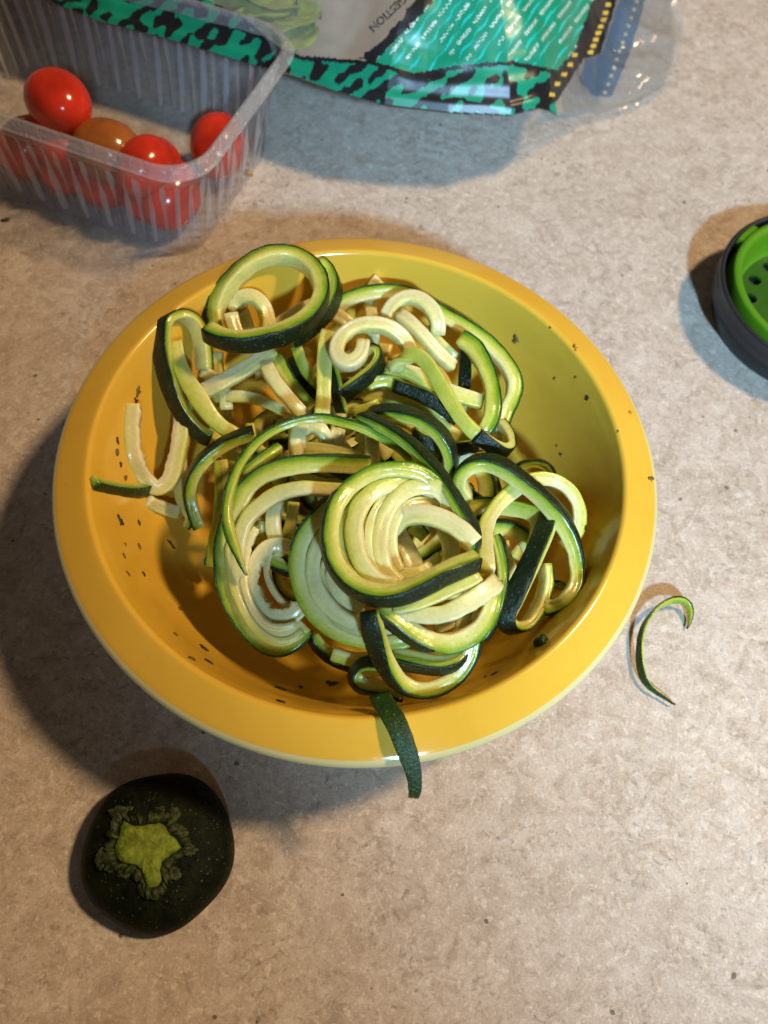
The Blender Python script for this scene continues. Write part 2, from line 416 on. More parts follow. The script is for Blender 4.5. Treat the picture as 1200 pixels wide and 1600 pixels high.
def build_skin(root, fr, rng, seed, mat, th=0.00028):
    n = len(fr); i0 = int(rng[0] * (n - 1)); i1 = int(rng[1] * (n - 1)) + 1
    v = []; f = []; cols = 7
    sel = fr[i0:i1]
    for i, (c, Rr, A, a, b) in enumerate(sel):
        cr = min(a, b) * 0.16
        prof = []
        wr_ = 0.0006 * mnoise.noise((i * 0.5, seed * 2.0, 3)); wl_ = 0.0006 * mnoise.noise((i * 0.5, seed * 2.0, 9))
        lo = b / 2 - cr * 0.45
        edge = 0.0
        if i == 0 or i == len(sel) - 1: edge = -0.0003
        prof.append((a / 2 - cr * 0.40, -lo - cr * 0.30)); prof.append((a / 2 - cr * 0.12, -lo))
        prof.append((a / 2, -b * 0.25)); prof.append((a / 2, 0)); prof.append((a / 2, b * 0.25))
        prof.append((a / 2 - cr * 0.12, lo)); prof.append((a / 2 - cr * 0.40, lo + cr * 0.30))
        for layer, off in ((0, th), (1, -th * 0.8)):
            for j, (x, y) in enumerate(prof):
                rip = 0.00013 * mnoise.noise((i * 0.8, j * 1.7, seed))
                yy = y + (wr_ * 0.4 if j < 2 else wl_ * 0.4 if j > 4 else 0) * 0.5
                d = off + rip + (0.00008 if layer == 0 else 0)
                ny = (-0.7 if j == 0 else 0.7 if j == 6 else 0)
                v.append(c + Rr * (x + d * (1 if 0 < j < 6 else 0.7) + edge) + A * (yy + d * ny))
    m = cols * 2
    ring = list(range(cols)) + [cols + k for k in range(cols - 1, -1, -1)]
    k_ = len(sel)
    for i in range(k_ - 1):
        for q in range(m):
            a_, b_ = ring[q], ring[(q + 1) % m]
            f.append((i * m + a_, (i + 1) * m + a_, (i + 1) * m + b_, i * m + b_))
    f.append(tuple(ring)); f.append(tuple((k_ - 1) * m + q for q in ring[::-1]))
    o = mesh_obj('skin', v, f, mat); child_at(o, root)
    return o
NCOUNT = 0
TMIN = 0.15
GROUP = 'zucchini noodles in the yellow bowl'
UP = (0.05, 0.456, 0.889)
def noodle(label, pts, z, wr=5.0, wa=4.5, skin=None, rad=None, ax=(0, 0, 1), face=True, rng=(0, 1), jag=0.0, taper=(0, 0),
           green=False, name='zucchini_noodle', cat='noodle', group=GROUP, gap=None, sm=3, k=(1.10, 1.02)):
    global NCOUNT
    NCOUNT += 1; seed = NCOUNT * 1.37
    wr *= k[0] / 1000; wa *= k[1] / 1000
    if isinstance(z, (int, float)): z = [z] * len(pts)
    if len(z) != len(pts):
        z = np.interp(np.linspace(0, 1, len(pts)), np.linspace(0, 1, len(z)), z)
    g = (min(wr, wa) * 0.55 if gap is None else gap)
    P3 = [clear_bowl(a, b, zz / 1000, g) for (a, b), zz in zip(pts, z)]
    cent = smooth_path(catmull(P3, 0.0012), sm)
    if isinstance(ax[0], (int, float)): ax = [(0.0, ax), (1.0, ax)]
    axes = [(t, cv(*a)) for t, a in ax]
    side = -1 if skin == 'L' else 1
    if rad is None: rad = (0.30, 0.98) if skin else (0.05, 0.35)
    fr = strip(cent, axes, side, wr, wa, taper, jag, seed)
    low = min(cent, key=lambda p: p[2])
    root = empty(name, tuple(low))
    build_noodle(root, fr, rad, jag / 1000, seed)
    if skin: build_skin(root, fr, rng, seed, M_SKIN_GREEN if green else M_SKIN)
    tag(root, label, cat, group)
    return root

NOODLES = True
if NOODLES:
    # --- upper left
    noodle('wide dark-rimmed zucchini ring propped highest against the bowl rim',
           rp('Z1', (135, 640), (130, 520), (165, 415), (230, 310), (330, 205), (455, 125), (600, 88), (740, 105), (848, 170), (910, 265), (920, 375), (875, 485), (785, 585), (665, 658), (530, 705), (390, 735), (250, 738), (140, 708), (65, 668)),
           [52, 54, 56, 58, 60, 61, 62, 62.5, 63, 64, 65, 66, 67, 68, 69, 69, 69, 68.5, 68], 5.0, 6.0, 'L', (0.36, 1.02), (0, 0.62, 0.79))
    noodle('short dark skinned turn tucked under the highest zucchini ring',
           rp('Z1', (900, 150), (985, 215), (1025, 310), (1010, 420), (930, 540), (820, 640), (700, 720)), [56, 57, 57, 57, 57, 56, 55], 4.0, 5.5, 'L', (0.4, 1), (-0.25, 0.55, 0.8))
    noodle('upright bent noodle with bumpy dark skin facing the left rim',
           rp('A', (325, 690), (318, 560), (285, 458), (215, 412), (130, 432), (105, 520), (110, 640), (150, 780), (215, 910), (300, 1010), (370, 1048)),
           [46, 52, 56, 58, 58, 57, 54, 50, 46, 42, 40], 3.0, 5.6, 'R', (0.35, 1.0), (0.85, 0.2, 0.45))
    noodle('yellow-green flat noodle lying inside the upright bent dark one',
           rp('A', (178, 545), (212, 680), (285, 825), (370, 950), (470, 1030), (560, 1090)), [55, 53, 50, 46, 43, 40], 5.4, 3.0, None, (0.35, 0.72), (0.15, 0.1, 1))
    noodle('pale u-shaped noodle with a sawtooth inner edge resting on the bowl wall',
           rp('C', (236, 100), (228, 230), (242, 350), (282, 440), (350, 492), (412, 458), (440, 370), (458, 260), (468, 170), (480, 100)), [47, 43, 38, 34, 32, 33, 36, 40, 42, 42], 5.4, 4.2, None, (0.0, 0.45), (0, 0.15, 1), jag=0.75)
    noodle('stubby cream noodle end under the u-shaped noodle', rp('C', (300, 545), (340, 570), (400, 592), (448, 605)), 20, 4.2, 3.6, None, (0.05, 0.3))
    noodle('short green strip poking out beside the u-shaped noodle', rp('C', (52, 462), (110, 478), (180, 488), (260, 490), (330, 470)), [38, 34, 30, 28, 27], 3.4, 3.0, 'R', (0.55, 1), (0, 0.35, 0.9), green=True)
    noodle('black skinned arc hugging the left edge of the pile',
           rp('Z5', (700, 225), (500, 290), (330, 395), (205, 520), (125, 660), (110, 800), (140, 950), (190, 1090)), [47, 46, 44, 41, 37, 32, 28, 24], 3.8, 5.2, 'R', (0.45, 1), [(0, (0.2, -0.65, 0.7)), (0.6, (0.4, -0.2, 0.85)), (1, (0.2, 0, 1))])
    noodle('thin dark scrap of noodle under the black skinned arc', rp('Z5', (70, 800), (60, 900), (110, 1010), (80, 1100)), [28, 26, 24, 20], 2.6, 2.6, 'L', (0.5, 1))
    noodle('flat lime-green blade standing beside the left coil',
           rp('Z5', (388, 490), (398, 640), (400, 800), (385, 950), (355, 1150), (330, 1320), (312, 1470)), [47, 46, 44, 41, 36, 30, 26], 4.4, 2.6, 'R', (0.5, 0.85), (0, 0, 1), rng=(0.93, 1.0))
    # --- whites under the ring
    noodle('milky flat noodle slanting down under the highest ring', rp('Z2', (-150, 400), (-50, 340), (60, 280), (150, 228), (270, 165), (380, 100), (470, 40)), [46, 48, 51, 52, 53, 54, 54], 5.2, 3.2, None, (0.0, 0.25), (0.1, 0.25, 1))
    noodle('white noodle running down from the ring to the green arc', rp('Z2', (400, 70), (415, 150), (455, 240), (520, 335), (595, 425), (670, 510), (720, 560)), [52, 54, 55, 55, 54, 52, 50], 4.4, 3.6, None, (0.0, 0.25), (0.15, 0.1, 1))
    noodle('beige noodle crossing behind the two white slanting noodles', rp('Z2', (-60, 400), (60, 395), (200, 392), (330, 410), (460, 455), (570, 505), (680, 500)), [40, 42, 44, 45, 46, 46, 45], 3.8, 3.2, None, (0.15, 0.5))
    noodle('olive noodle beside the white noodle under the ring', rp('Z2', (490, 100), (540, 200), (610, 300), (690, 390), (760, 460)), [48, 48, 47, 46, 45], 4.2, 3.4, 'L', (0.45, 0.85), green=True, rng=(0, 0.5))
    noodle('curved olive noodle left of the straight pale strap', rp('Z2', (650, 30), (675, 110), (715, 190), (780, 260), (850, 320)), [48, 48, 47, 46, 44], 4.0, 3.6, None, (0.45, 0.85))
    noodle('black skinned strip deep between the olive noodles', rp('Z2', (580, 120), (620, 190), (680, 270), (745, 350), (800, 420)), [42, 42, 41, 40, 38], 2.6, 5.4, 'R', (0.4, 1), (0.8, 0.6, 0.1))
    noodle('straight pale green strap hanging from the ring', rp('Z2', (880, -90), (862, 0), (848, 120), (842, 280), (836, 420), (828, 540)), [60, 61, 61, 60, 58, 55], 5.0, 3.0, None, (0.38, 0.55), (0.12, 0.1, 1))
    noodle('pink-cream stub with a square cut end inside the ring', rp('Z1', (235, 525), (262, 620), (300, 700), (350, 790)), [58, 56, 54, 51], 4.6, 3.4, None, (0.0, 0.15), (0.3, 0.1, 1))
    noodle('cream curl arching inside the highest ring', rp('Z1', (225, 500), (285, 435), (375, 405), (460, 445), (508, 545), (515, 660), (500, 760)), [50, 53, 55, 55, 53, 50, 47], 4.6, 4.2, None, (0.05, 0.35), (0.45, 0.1, 0.85))
    noodle('pale inner turn below the cream curl', rp('Z1', (340, 500), (365, 570), (375, 660), (370, 760)), [46, 45, 44, 42], 4.6, 3.5, None, (0.05, 0.4))
    noodle('translucent pale noodle lying across the bowl wall inside the ring', rp('Z1', (520, 700), (610, 610), (705, 545), (815, 480), (930, 440)), [44, 45, 46, 47, 47], 4.6, 3.4, None, (0.0, 0.3))
    noodle('yellow noodle standing in the gap below the ring end', rp('Z1', (140, 820), (142, 920), (150, 1040), (175, 1180), (230, 1330)), [44, 42, 38, 33, 27], 4.2, 3.6, None, (0.3, 0.6))
    noodle('dim beige noodle hanging down by the left bowl wall', rp('A', (235, 920), (214, 1060), (200, 1190), (210, 1330), (260, 1450)), [38, 34, 29, 24, 18], 4.6, 3.4, None, (0.2, 0.5))
    noodle('beige noodle end peeping between the bent noodle and the milky one', rp('A', (330, 700), (390, 740), (440, 800), (450, 900)), [46, 46, 44, 40], 4.4, 3.4, None, (0.05, 0.4))
    # --- top
    noodle('long noodle sweeping round the back of the pile with a thin skin edge',
           rp('B', (60, 270), (120, 212), (210, 172), (330, 155), (450, 170), (560, 222), (660, 285), (770, 352), (870, 425), (960, 515), (1012, 605), (1008, 685), (970, 765), (940, 835), (942, 905), (972, 960)),
           [50, 53, 55, 56, 56, 56, 55, 54, 53, 52, 51, 49, 47, 46, 45, 45], 4.8, 4.2, 'L', (0.12, 1.0), [(0, (0, -0.15, 1)), (0.55, (0, 0, 1)), (0.75, (0.1, 0.2, 1)), (1, (0.3, 0.3, 0.9))], green=True)
    noodle('cream noodle with a broad cut end leaning on the back wall', rp('Z3', (570, 85), (500, 170), (470, 320), (478, 450), (490, 600), (490, 740)), [50, 50, 50, 50, 48, 46], 4.2, 4.2, None, (0.0, 0.2), (0.2, 0.2, 1))
    noodle('thick white snail-shaped curl of zucchini core',
           rp('Z3', (415, 700), (400, 810), (325, 890), (225, 880), (165, 780), (190, 655), (285, 560), (420, 510), (560, 520), (690, 580), (780, 670), (825, 770), (840, 860)),
           [66, 66, 66, 66, 66, 66, 66, 66, 65, 63, 61, 58, 55], 4.6, 4.6, None, (0.0, 0.25), (0, 0.25, 1))
    noodle('white hooked curl behind the snail-shaped one', rp('Z3', (600, 470), (640, 385), (715, 310), (810, 265), (910, 275), (1010, 335), (1075, 425), (1110, 520), (1105, 610)), [58, 60, 61, 62, 62, 62, 61, 59, 56], 4.6, 4.6, None, (0.0, 0.25), (0, 0.2, 1))
    noodle('bright white noodle passing through the hooked curl', rp('Z3', (735, 440), (800, 475), (880, 545), (970, 640), (1060, 745), (1150, 840), (1240, 920)), [61, 62, 62, 61, 59, 57, 54], 4.2, 3.8, None, (0.0, 0.2), (0.2, 0.2, 1))
    noodle('yellow noodle lying beside the bright white one', rp('Z3', (1010, 560), (1080, 670), (1170, 760), (1260, 850)), [54, 54, 53, 51], 4.0, 3.6, None, (0.25, 0.6))
    noodle('cream wedge between the straight strap and the snail curl', rp('Z3', (130, 420), (200, 450), (270, 500), (330, 600)), [52, 52, 51, 48], 4.6, 3.6, None, (0.0, 0.25))
    noodle('short skinned loop tucked under the snail-shaped curl',
           rp('Z3', (400, 850), (455, 790), (530, 780), (572, 830), (555, 905), (480, 985), (370, 1065), (265, 1145), (190, 1215)), [50, 53, 55, 56, 56, 56, 55, 53, 50], 2.6, 5.2, 'L', (0.4, 1), (-0.3, 0.68, 0.65))
    noodle('slim dark strand running down beside the straight strap', rp('Z3', (105, 900), (140, 1010), (170, 1130), (195, 1250), (215, 1340)), [54, 53, 52, 50, 47], 2.4, 4.0, 'R', (0.5, 1), (0.75, 0.1, 0.65))
    # --- upper right knot
    noodle('long pale strap folded over with dark skin on its lower end',
           rp('B', (395, 560), (440, 500), (505, 478), (560, 525), (620, 622), (690, 742), (750, 842), (810, 905), (870, 950), (930, 985), (980, 972), (972, 905), (935, 850)),
           [58, 63, 66, 66, 65, 63, 61, 59, 57, 54, 51, 49, 47], 2.8, 5.2, 'R', (0.25, 0.62), [(0, (0.75, 0.6, 0.35)), (0.55, (0.85, 0.5, 0.2)), (0.72, (0.75, 0.5, 0.45)), (0.85, (0.3, 0.5, 0.85)), (1, (0.2, 0.4, 0.9))], rng=(0.62, 1.0))
    noodle('thick yellow-green hook with a dark tip by the folded strap', rp('B', (728, 395), (790, 440), (845, 530), (885, 640), (895, 740), (875, 830), (830, 900)), [60, 60, 60, 59, 58, 56, 53], 4.8, 4.4, 'L', (0.45, 1.0), (0, 0.05, 1), green=True)
    noodle('dark skinned strip standing behind the yellow-green hook', rp('B', (775, 420), (768, 490), (762, 570), (756, 650), (750, 720)), [55, 55, 54, 52, 50], 2.4, 4.2, 'R', (0.4, 1), (0.97, 0.1, 0.25))
    noodle('cream strap with a yellow squared end crossing under the folded strap', rp('B', (340, 555), (420, 565), (500, 590), (580, 628), (680, 672), (770, 702), (848, 728)), [54, 56, 57, 57, 57, 56, 55], 4.8, 3.2, None, (0.2, 0.55), (0.1, 0.25, 1))
    noodle('dark green skinned strip beneath the cream strap', rp('B', (385, 640), (465, 668), (550, 705), (640, 760), (720, 820)), [55, 55, 55, 54, 52], 3.0, 4.4, 'R', (0.4, 0.95), (0.35, 0.9, 0.3))
    noodle('lime noodle left of the dark green strip', rp('B', (240, 640), (310, 620), (370, 625), (440, 665)), [52, 53, 53, 52], 4.6, 3.4, None, (0.45, 0.8))
    noodle('yellow noodle under the dark green strip', rp('B', (230, 690), (330, 690), (430, 715), (540, 765), (650, 790), (760, 780)), [48, 49, 49, 48, 47, 45], 4.2, 3.4, None, (0.3, 0.6))
    noodle('olive yellow noodle low under the folded strap', rp('Z4', (430, 520), (560, 560), (680, 640), (790, 690), (880, 700)), [46, 46, 46, 45, 44], 4.6, 3.6, 'R', (0.3, 0.85), green=True)
    noodle('black skinned strip half hidden below the dark arc', rp('Z4', (395, 640), (480, 695), (600, 740), (720, 750), (850, 725)), [52, 52, 51, 50, 49], 2.6, 4.2, 'R', (0.4, 1), (0.1, 0.97, 0.25))
    noodle('dark arched noodle with mossy skin leaning over the knot',
           rp('Z4', (80, 500), (215, 478), (350, 505), (480, 555), (580, 635), (640, 735), (662, 845), (655, 940), (640, 1010)), [62, 65, 66, 66, 65, 62, 58, 53, 48], 3.2, 6.0, 'L', (0.45, 1), [(0, (-0.1, -0.6, 0.75)), (0.6, (-0.35, -0.35, 0.85)), (1, (-0.2, 0, 1))])
    noodle('green pointed noodle end left of the dark arched noodle', rp('Z4', (-40, 490), (30, 478), (95, 450), (150, 425)), [58, 59, 60, 60], 3.6, 3.2, 'R', (0.5, 0.95), green=True)
    # --- middle
    noodle('long thin green strand arching over the left coil to a fine tip',
           rp('C', (768, 893), (730, 800), (688, 690), (672, 590), (692, 480), (735, 378), (805, 285), (905, 212), (1025, 170), (1130, 162)) + rp('D', (330, 95), (430, 120), (530, 165), (630, 225), (700, 300), (745, 380)),
           [54, 57, 60, 62, 64, 66, 68, 69, 70, 70, 70, 70, 69, 68, 65, 61], 2.5, 3.4, 'L', (0.62, 1), [(0, (-0.1, -0.1, 1)), (1, (0, -0.1, 1))], taper=(0.16, 0), green=True, k=(1.1, 1.1))
    noodle('green strand with dark skin sweeping past the central coil',
           rp('Z4', (15, 512), (130, 560), (270, 640), (390, 735), (495, 845), (590, 950)) + rp('D', (900, 470), (965, 570), (1008, 665), (1010, 740)),
           [69, 71, 72, 73, 74, 75, 75, 74, 72, 69], 2.8, 4.6, 'L', (0.55, 1), (-0.45, -0.3, 0.8))
    noodle('slim green strand parallel to the one past the central coil', rp('Z4', (40, 545), (160, 600), (290, 690), (400, 790), (470, 890)), [66, 67, 67, 66, 63], 2.4, 4.0, 'L', (0.6, 1), (-0.3, -0.2, 0.9), green=True)
    noodle('cream stump under the green arching strand', rp('Z2', (660, 580), (632, 660), (632, 740), (650, 830)), [60, 61, 60, 57], 5.0, 4.6, None, (0.0, 0.25), (0.2, 0.1, 1))
    noodle('cream bent stub right of the stump', rp('Z2', (700, 640), (770, 602), (838, 625), (868, 700), (868, 770)), [58, 60, 60, 58, 55], 3.8, 4.4, None, (0.0, 0.25), (0.35, 0.2, 0.9))
    noodle('small square cut noodle end beside the bent stub', rp('Z2', (945, 630), (935, 690), (925, 760)), [57, 57, 55], 4.6, 4.0, None, (0.05, 0.3), (0.2, 0.2, 1))
    noodle('flat olive noodle lying above the left coil', rp('Z2', (690, 770), (790, 780), (900, 800), (1010, 830), (1130, 870)), [59, 60, 60, 60, 58], 4.2, 2.8, None, (0.3, 0.6))
    noodle('cream upright piece behind the central coil', rp('Z4', (105, 660), (105, 750), (100, 850)), [62, 62, 60], 4.6, 4.0, None, (0.0, 0.3))
    noodle('yellow folded piece between the cream upright pieces', rp('Z4', (20, 700), (60, 640), (150, 700), (230, 790)), [57, 58, 58, 55], 4.4, 3.6, None, (0.1, 0.4))
    noodle('olive noodle arching down toward the central coil', rp('Z4', (190, 700), (260, 760), (310, 830), (330, 900)), [56, 56, 55, 53], 4.4, 3.6, None, (0.45, 0.85))
    noodle('small green skinned offcut tucked behind the left coil', rp('Z2', (250, 960), (330, 890), (420, 825), (520, 765)), [60, 62, 63, 62], 2.6, 3.2, 'L', (0.6, 1), (-0.2, 0.4, 0.9), green=True)
    # left coil
    noodle('outer turn of the left coil with a dark green edge',
           rp('Z2', (1190, 905), (1020, 895), (830, 885), (620, 900), (440, 955), (310, 1045), (235, 1150)) + rp('Z6', (175, 350), (150, 560), (178, 790), (250, 990), (370, 1155), (495, 1238), (620, 1248), (735, 1185), (800, 1105)),
           [66, 66, 66, 65, 63, 60, 57, 51, 47, 43, 40, 38, 37, 37, 38, 40], 5.0, 4.4, 'R', (0.30, 1), [(0, (0, -0.2, 1)), (0.4, (0.1, 0, 1)), (1, (0, 0.05, 1))], green=True)
    noodle('pale middle turn of the left coil',
           rp('Z2', (1010, 1085), (850, 1075), (680, 1080), (530, 1110), (420, 1165)) + rp('Z6', (345, 230), (285, 350), (258, 520), (272, 750), (345, 950), (455, 1095), (585, 1170), (700, 1145), (775, 1075)),
           [64, 64, 64, 62, 60, 57, 54, 50, 46, 43, 41, 40, 40, 41], 4.2, 4.4, None, (0.05, 0.5), (0, 0.05, 1))
    noodle('translucent seedy inner turn of the left coil',
           rp('Z6', (690, 500), (620, 462), (540, 458), (450, 500), (390, 590), (365, 710), (385, 850), (455, 975), (560, 1045), (690, 1010), (760, 940)), [46, 47, 47, 47, 46, 45, 43, 42, 42, 43, 44], 4.2, 4.0, None, (0.0, 0.12), (0, 0.05, 1), jag=1.6)
    noodle('white upright noodle inside the left coil', rp('Z6', (560, 120), (535, 220), (540, 330), (580, 440), (620, 520)), [52, 51, 48, 44, 40], 4.6, 3.8, None, (0.0, 0.3))
    noodle('olive upright noodle inside the left coil', rp('Z6', (690, 120), (675, 220), (650, 340), (620, 450)), [50, 49, 46, 42], 3.6, 3.4, None, (0.3, 0.7))
    noodle('yellow sliver behind the white upright noodle', rp('Z6', (430, 260), (430, 350), (470, 430), (520, 520)), [46, 44, 40, 36], 4.2, 3.4, None, (0.3, 0.6))
    noodle('thin pale turn pressed between the outer and middle turns of the left coil',
           rp('Z6', (300, 300), (225, 420), (205, 560), (225, 780), (300, 975), (410, 1130), (540, 1208), (665, 1200), (770, 1120)), [52, 51, 49, 46, 43, 41, 40, 40, 41], 2.4, 4.0, None, (0.2, 0.6))
    noodle('thin cream turn pressed inside the middle turn of the left coil',
           rp('Z6', (400, 330), (335, 440), (310, 600), (325, 780), (400, 950), (500, 1080), (610, 1115), (720, 1080)), [52, 50, 48, 46, 44, 43, 43, 43], 2.2, 4.0, None, (0.0, 0.3), jag=0.5)
    noodle('fine loose thread of zucchini across the left coil', rp('Z6', (560, 480), (500, 560), (480, 680), (520, 800), (590, 900), (650, 960)), [44, 43, 42, 42, 42, 42], 1.8, 2.4, None, (0.0, 0.2))
    # centre coils
    noodle('thin lime turn pressed between first and second turns of the central coil', rp('D', (740, 385), (610, 368), (500, 395), (412, 460), (355, 550), (335, 650), (345, 760), (395, 860), (480, 920)), [73, 74, 74, 74, 73, 73, 73, 74, 74], 2.0, 4.0, None, (0.3, 0.75))
    noodle('thin cream turn pressed between second and third turns of the central coil', rp('D', (800, 470), (710, 440), (620, 445), (545, 490), (490, 570), (470, 670), (478, 770), (515, 860), (580, 915)), [71, 72, 73, 73, 73, 73, 72, 72, 72], 2.2, 3.8, None, (0.1, 0.4))
    noodle('thin inner cream turn curling at the core of the central coil', rp('D', (830, 520), (770, 490), (690, 500), (630, 560), (600, 650), (600, 750), (630, 840)), [69, 70, 71, 71, 70, 69, 68], 2.6, 3.6, None, (0.0, 0.3))
    noodle('thin white turn pressed inside the broad pale ring', rp('D', (250, 600), (190, 700), (155, 800), (165, 910), (215, 1010), (300, 1095), (400, 1145)) + rp('F', (500, 425), (600, 415)), [60, 59, 58, 56, 55, 55, 55, 55, 56], 2.2, 3.8, None, (0.1, 0.5))
    noodle('narrow pale turn at the centre of the broad pale ring', rp('D', (300, 720), (260, 800), (250, 880), (280, 960), (350, 1030), (440, 1070)), [57, 56, 55, 55, 55, 55], 2.6, 3.6, None, (0.0, 0.3), jag=0.5)
    noodle('broad pale ring under the central coil with a yellow-green edge',
           rp('D', (300, 500), (240, 560), (172, 640), (122, 740), (108, 850), (140, 965), (205, 1065), (295, 1140), (395, 1185)) + rp('F', (480, 458), (580, 455), (670, 425)),
           [62, 63, 62, 60, 58, 56, 55, 54, 54, 54, 54, 55], 5.0, 4.2, 'R', (0.05, 0.90), (0, 0, 1), green=True, rng=(0, 0.3))
    noodle('white ring nested inside the broad pale ring', rp('D', (270, 640), (215, 740), (195, 860), (225, 965), (300, 1050), (390, 1105), (480, 1115)) + rp('F', (560, 385), (650, 350)), [60, 60, 58, 57, 56, 56, 56, 57, 58], 4.2, 4.0, None, (0.0, 0.3))
    noodle('pale translucent scrap inside the nested white ring', rp('D', (285, 850), (300, 930), (360, 1000), (440, 1040)), [56, 56, 56, 56], 4.0, 3.0, None, (0.0, 0.2), jag=0.8)
    noodle('shiny dark loop lying on the bowl floor below the broad ring', rp('F', (180, 430), (215, 480), (270, 530), (340, 565), (420, 590)), [36, 34, 33, 33, 34], 3.0, 4.6, 'R', (0.4, 1), (0, 0.7, 0.7))
    noodle('yellow-green noodle under the broad pale ring', rp('F', (290, 520), (370, 545), (460, 555), (540, 540), (620, 500)), [42, 42, 43, 44, 45], 4.4, 3.8, 'R', (0.2, 0.8), green=True, rng=(0.0, 0.2))
    noodle('top noodle of the central coil with a glossy dark lower band',
           rp('D', (830, 415), (725, 352), (600, 335), (488, 355), (390, 415), (318, 503), (286, 603), (284, 712), (315, 815), (382, 898), (475, 955), (600, 970), (720, 938), (850, 872), (960, 820), (1020, 800)),
           [74, 76, 77, 77, 77, 77, 77, 77, 77, 77, 78, 79, 79, 79, 78, 77], 4.5, 5.2, 'R', (0.30, 1), [(0, (0, 0, 1)), (0.45, (0.1, 0.05, 1)), (0.62, (0.1, 0.5, 0.85)), (0.78, (0, 0.8, 0.6)), (1, (-0.1, 0.85, 0.55))], rng=(0.34, 1))
    noodle('second turn of the central coil shading from lime to cream', rp('D', (760, 425), (680, 400), (590, 408), (505, 445), (440, 515), (410, 612), (414, 722), (450, 830), (520, 905), (610, 932)), [72, 74, 75, 75, 75, 75, 75, 75, 75, 75], 4.8, 4.6, None, (0.10, 0.74), (-0.15, 0, 1))
    noodle('third turn of the central coil in smooth cream', rp('D', (880, 560), (862, 470), (785, 422), (690, 432), (605, 490), (552, 582), (530, 685), (535, 785), (562, 865), (620, 920)), [70, 73, 74, 74, 74, 73, 72, 72, 71, 70], 4.8, 4.4, None, (0.05, 0.5), (-0.15, 0, 1))
    noodle('fat cream noodle end poking out of the central coil', rp('D', (600, 640), (650, 575), (722, 553), (800, 563), (880, 600), (948, 652), (1002, 712)), [66, 70, 73, 74, 74, 74, 73], 5.0, 4.8, None, (0.0, 0.25), (0, 0.15, 1))
    noodle('yellowish noodle standing inside the central coil', rp('D', (850, 640), (885, 720), (888, 800), (860, 870)), [66, 66, 65, 62], 4.4, 3.8, None, (0.15, 0.45))
    noodle('shiny flat translucent slice in the heart of the central coil', rp('D', (610, 640), (650, 710), (690, 780), (710, 860)), [62, 62, 61, 60], 5.6, 1.6, None, (0.0, 0.12), (0.1, 0.3, 1))
    noodle('small green wedge in the heart of the central coil', rp('D', (690, 630), (725, 650), (765, 690)), [63, 63, 62], 3.6, 2.0, 'L', (0.6, 0.95), (0, 0.3, 1), green=True)
    noodle('yellow noodle closing the bottom of the central coil', rp('D', (540, 800), (590, 870), (680, 890), (780, 860), (850, 800)), [60, 60, 60, 60, 60], 6.0, 3.4, None, (0.3, 0.5))
    # lower right of centre
    noodle('pale green flap curling below the glossy dark band', rp('Z7', (960, -15), (900, 30), (780, 85), (640, 152), (500, 205), (350, 228)), [76, 76, 76, 75, 74, 72], 3.8, 3.0, None, (0.30, 0.75), (0, 0.3, 1))
    noodle('ragged cream ridge below the pale green flap', rp('Z7', (1075, 40), (1020, 85), (935, 140), (830, 212), (712, 270), (590, 290), (460, 268), (340, 245)), [71, 73, 73, 73, 72, 71, 70, 70], 4.6, 3.8, None, (0.0, 0.25), (0, 0.2, 1), jag=0.9)
    noodle('wide white u-turn with speckled green flesh and a dark skin wedge',
           rp('Z7', (240, 250), (360, 330), (470, 415), (600, 478), (745, 482), (870, 440), (970, 362), (1030, 260), (1055, 150), (1050, 60)), [70, 69, 67, 65, 64, 64, 65, 66, 66, 65], 5.0, 4.2, 'R', (0.10, 1), [(0, (0.4, 0.5, 0.75)), (0.3, (0.3, 0.4, 0.85)), (0.45, (0.0, -0.1, 1)), (1, (0, -0.1, 1))], rng=(0, 0.37))
    noodle('dark edged green strand framing the right side of the u-turn', rp('Z8', (425, 760), (462, 900), (478, 1050), (468, 1200), (440, 1330), (385, 1440), (320, 1530)), [58, 58, 57, 56, 55, 54, 52], 3.0, 5.0, 'L', (0.5, 1), [(0, (-0.3, 0, 0.95)), (1, (-0.1, 0.35, 0.9))])
    noodle('pale noodle with dark underside beneath the white u-turn', rp('Z7', (330, 590), (480, 612), (620, 632), (740, 632), (815, 590), (840, 520)), [55, 56, 56, 56, 56, 55], 4.2, 5.0, 'R', (0.15, 1), (0, 0.75, 0.65))
    noodle('light green noodle behind the dark front strand', rp('Z7', (200, 490), (300, 480), (400, 475), (470, 440)), [55, 56, 57, 57], 4.6, 3.4, None, (0.35, 0.8))
    noodle('cream noodle deep inside the white u-turn', rp('Z7', (640, 370), (720, 340), (800, 300), (860, 250)), [58, 58, 58, 58], 4.0, 3.4, None, (0.0, 0.3))
    noodle('white noodle upright inside the white u-turn', rp('Z7', (830, 380), (850, 300), (880, 220), (900, 140)), [58, 59, 60, 60], 4.2, 3.4, None, (0.0, 0.3))
    noodle('pale upright noodle against the right of the u-turn', rp('Z7', (960, 330), (985, 250), (1000, 170), (1005, 100)), [60, 61, 62, 63], 4.4, 3.4, None, (0.05, 0.35))
    noodle('front loop with a black strap side and a white belly hanging low',
           rp('Z7', (185, 235), (195, 320), (212, 420), (250, 545), (315, 672), (395, 768), (505, 825), (625, 825), (742, 775), (832, 690), (885, 590), (912, 490), (920, 400)),
           [73, 72, 68, 63, 58, 54, 52, 52, 53, 54, 56, 58, 60], 4.2, 4.8, 'R', (0.20, 1), [(0, (0.9, 0.2, 0.35)), (0.25, (0.88, 0.25, 0.4)), (0.42, (0.55, 0.4, 0.75)), (0.55, (0.1, 0.25, 0.95)), (1, (0, 0, 1))])
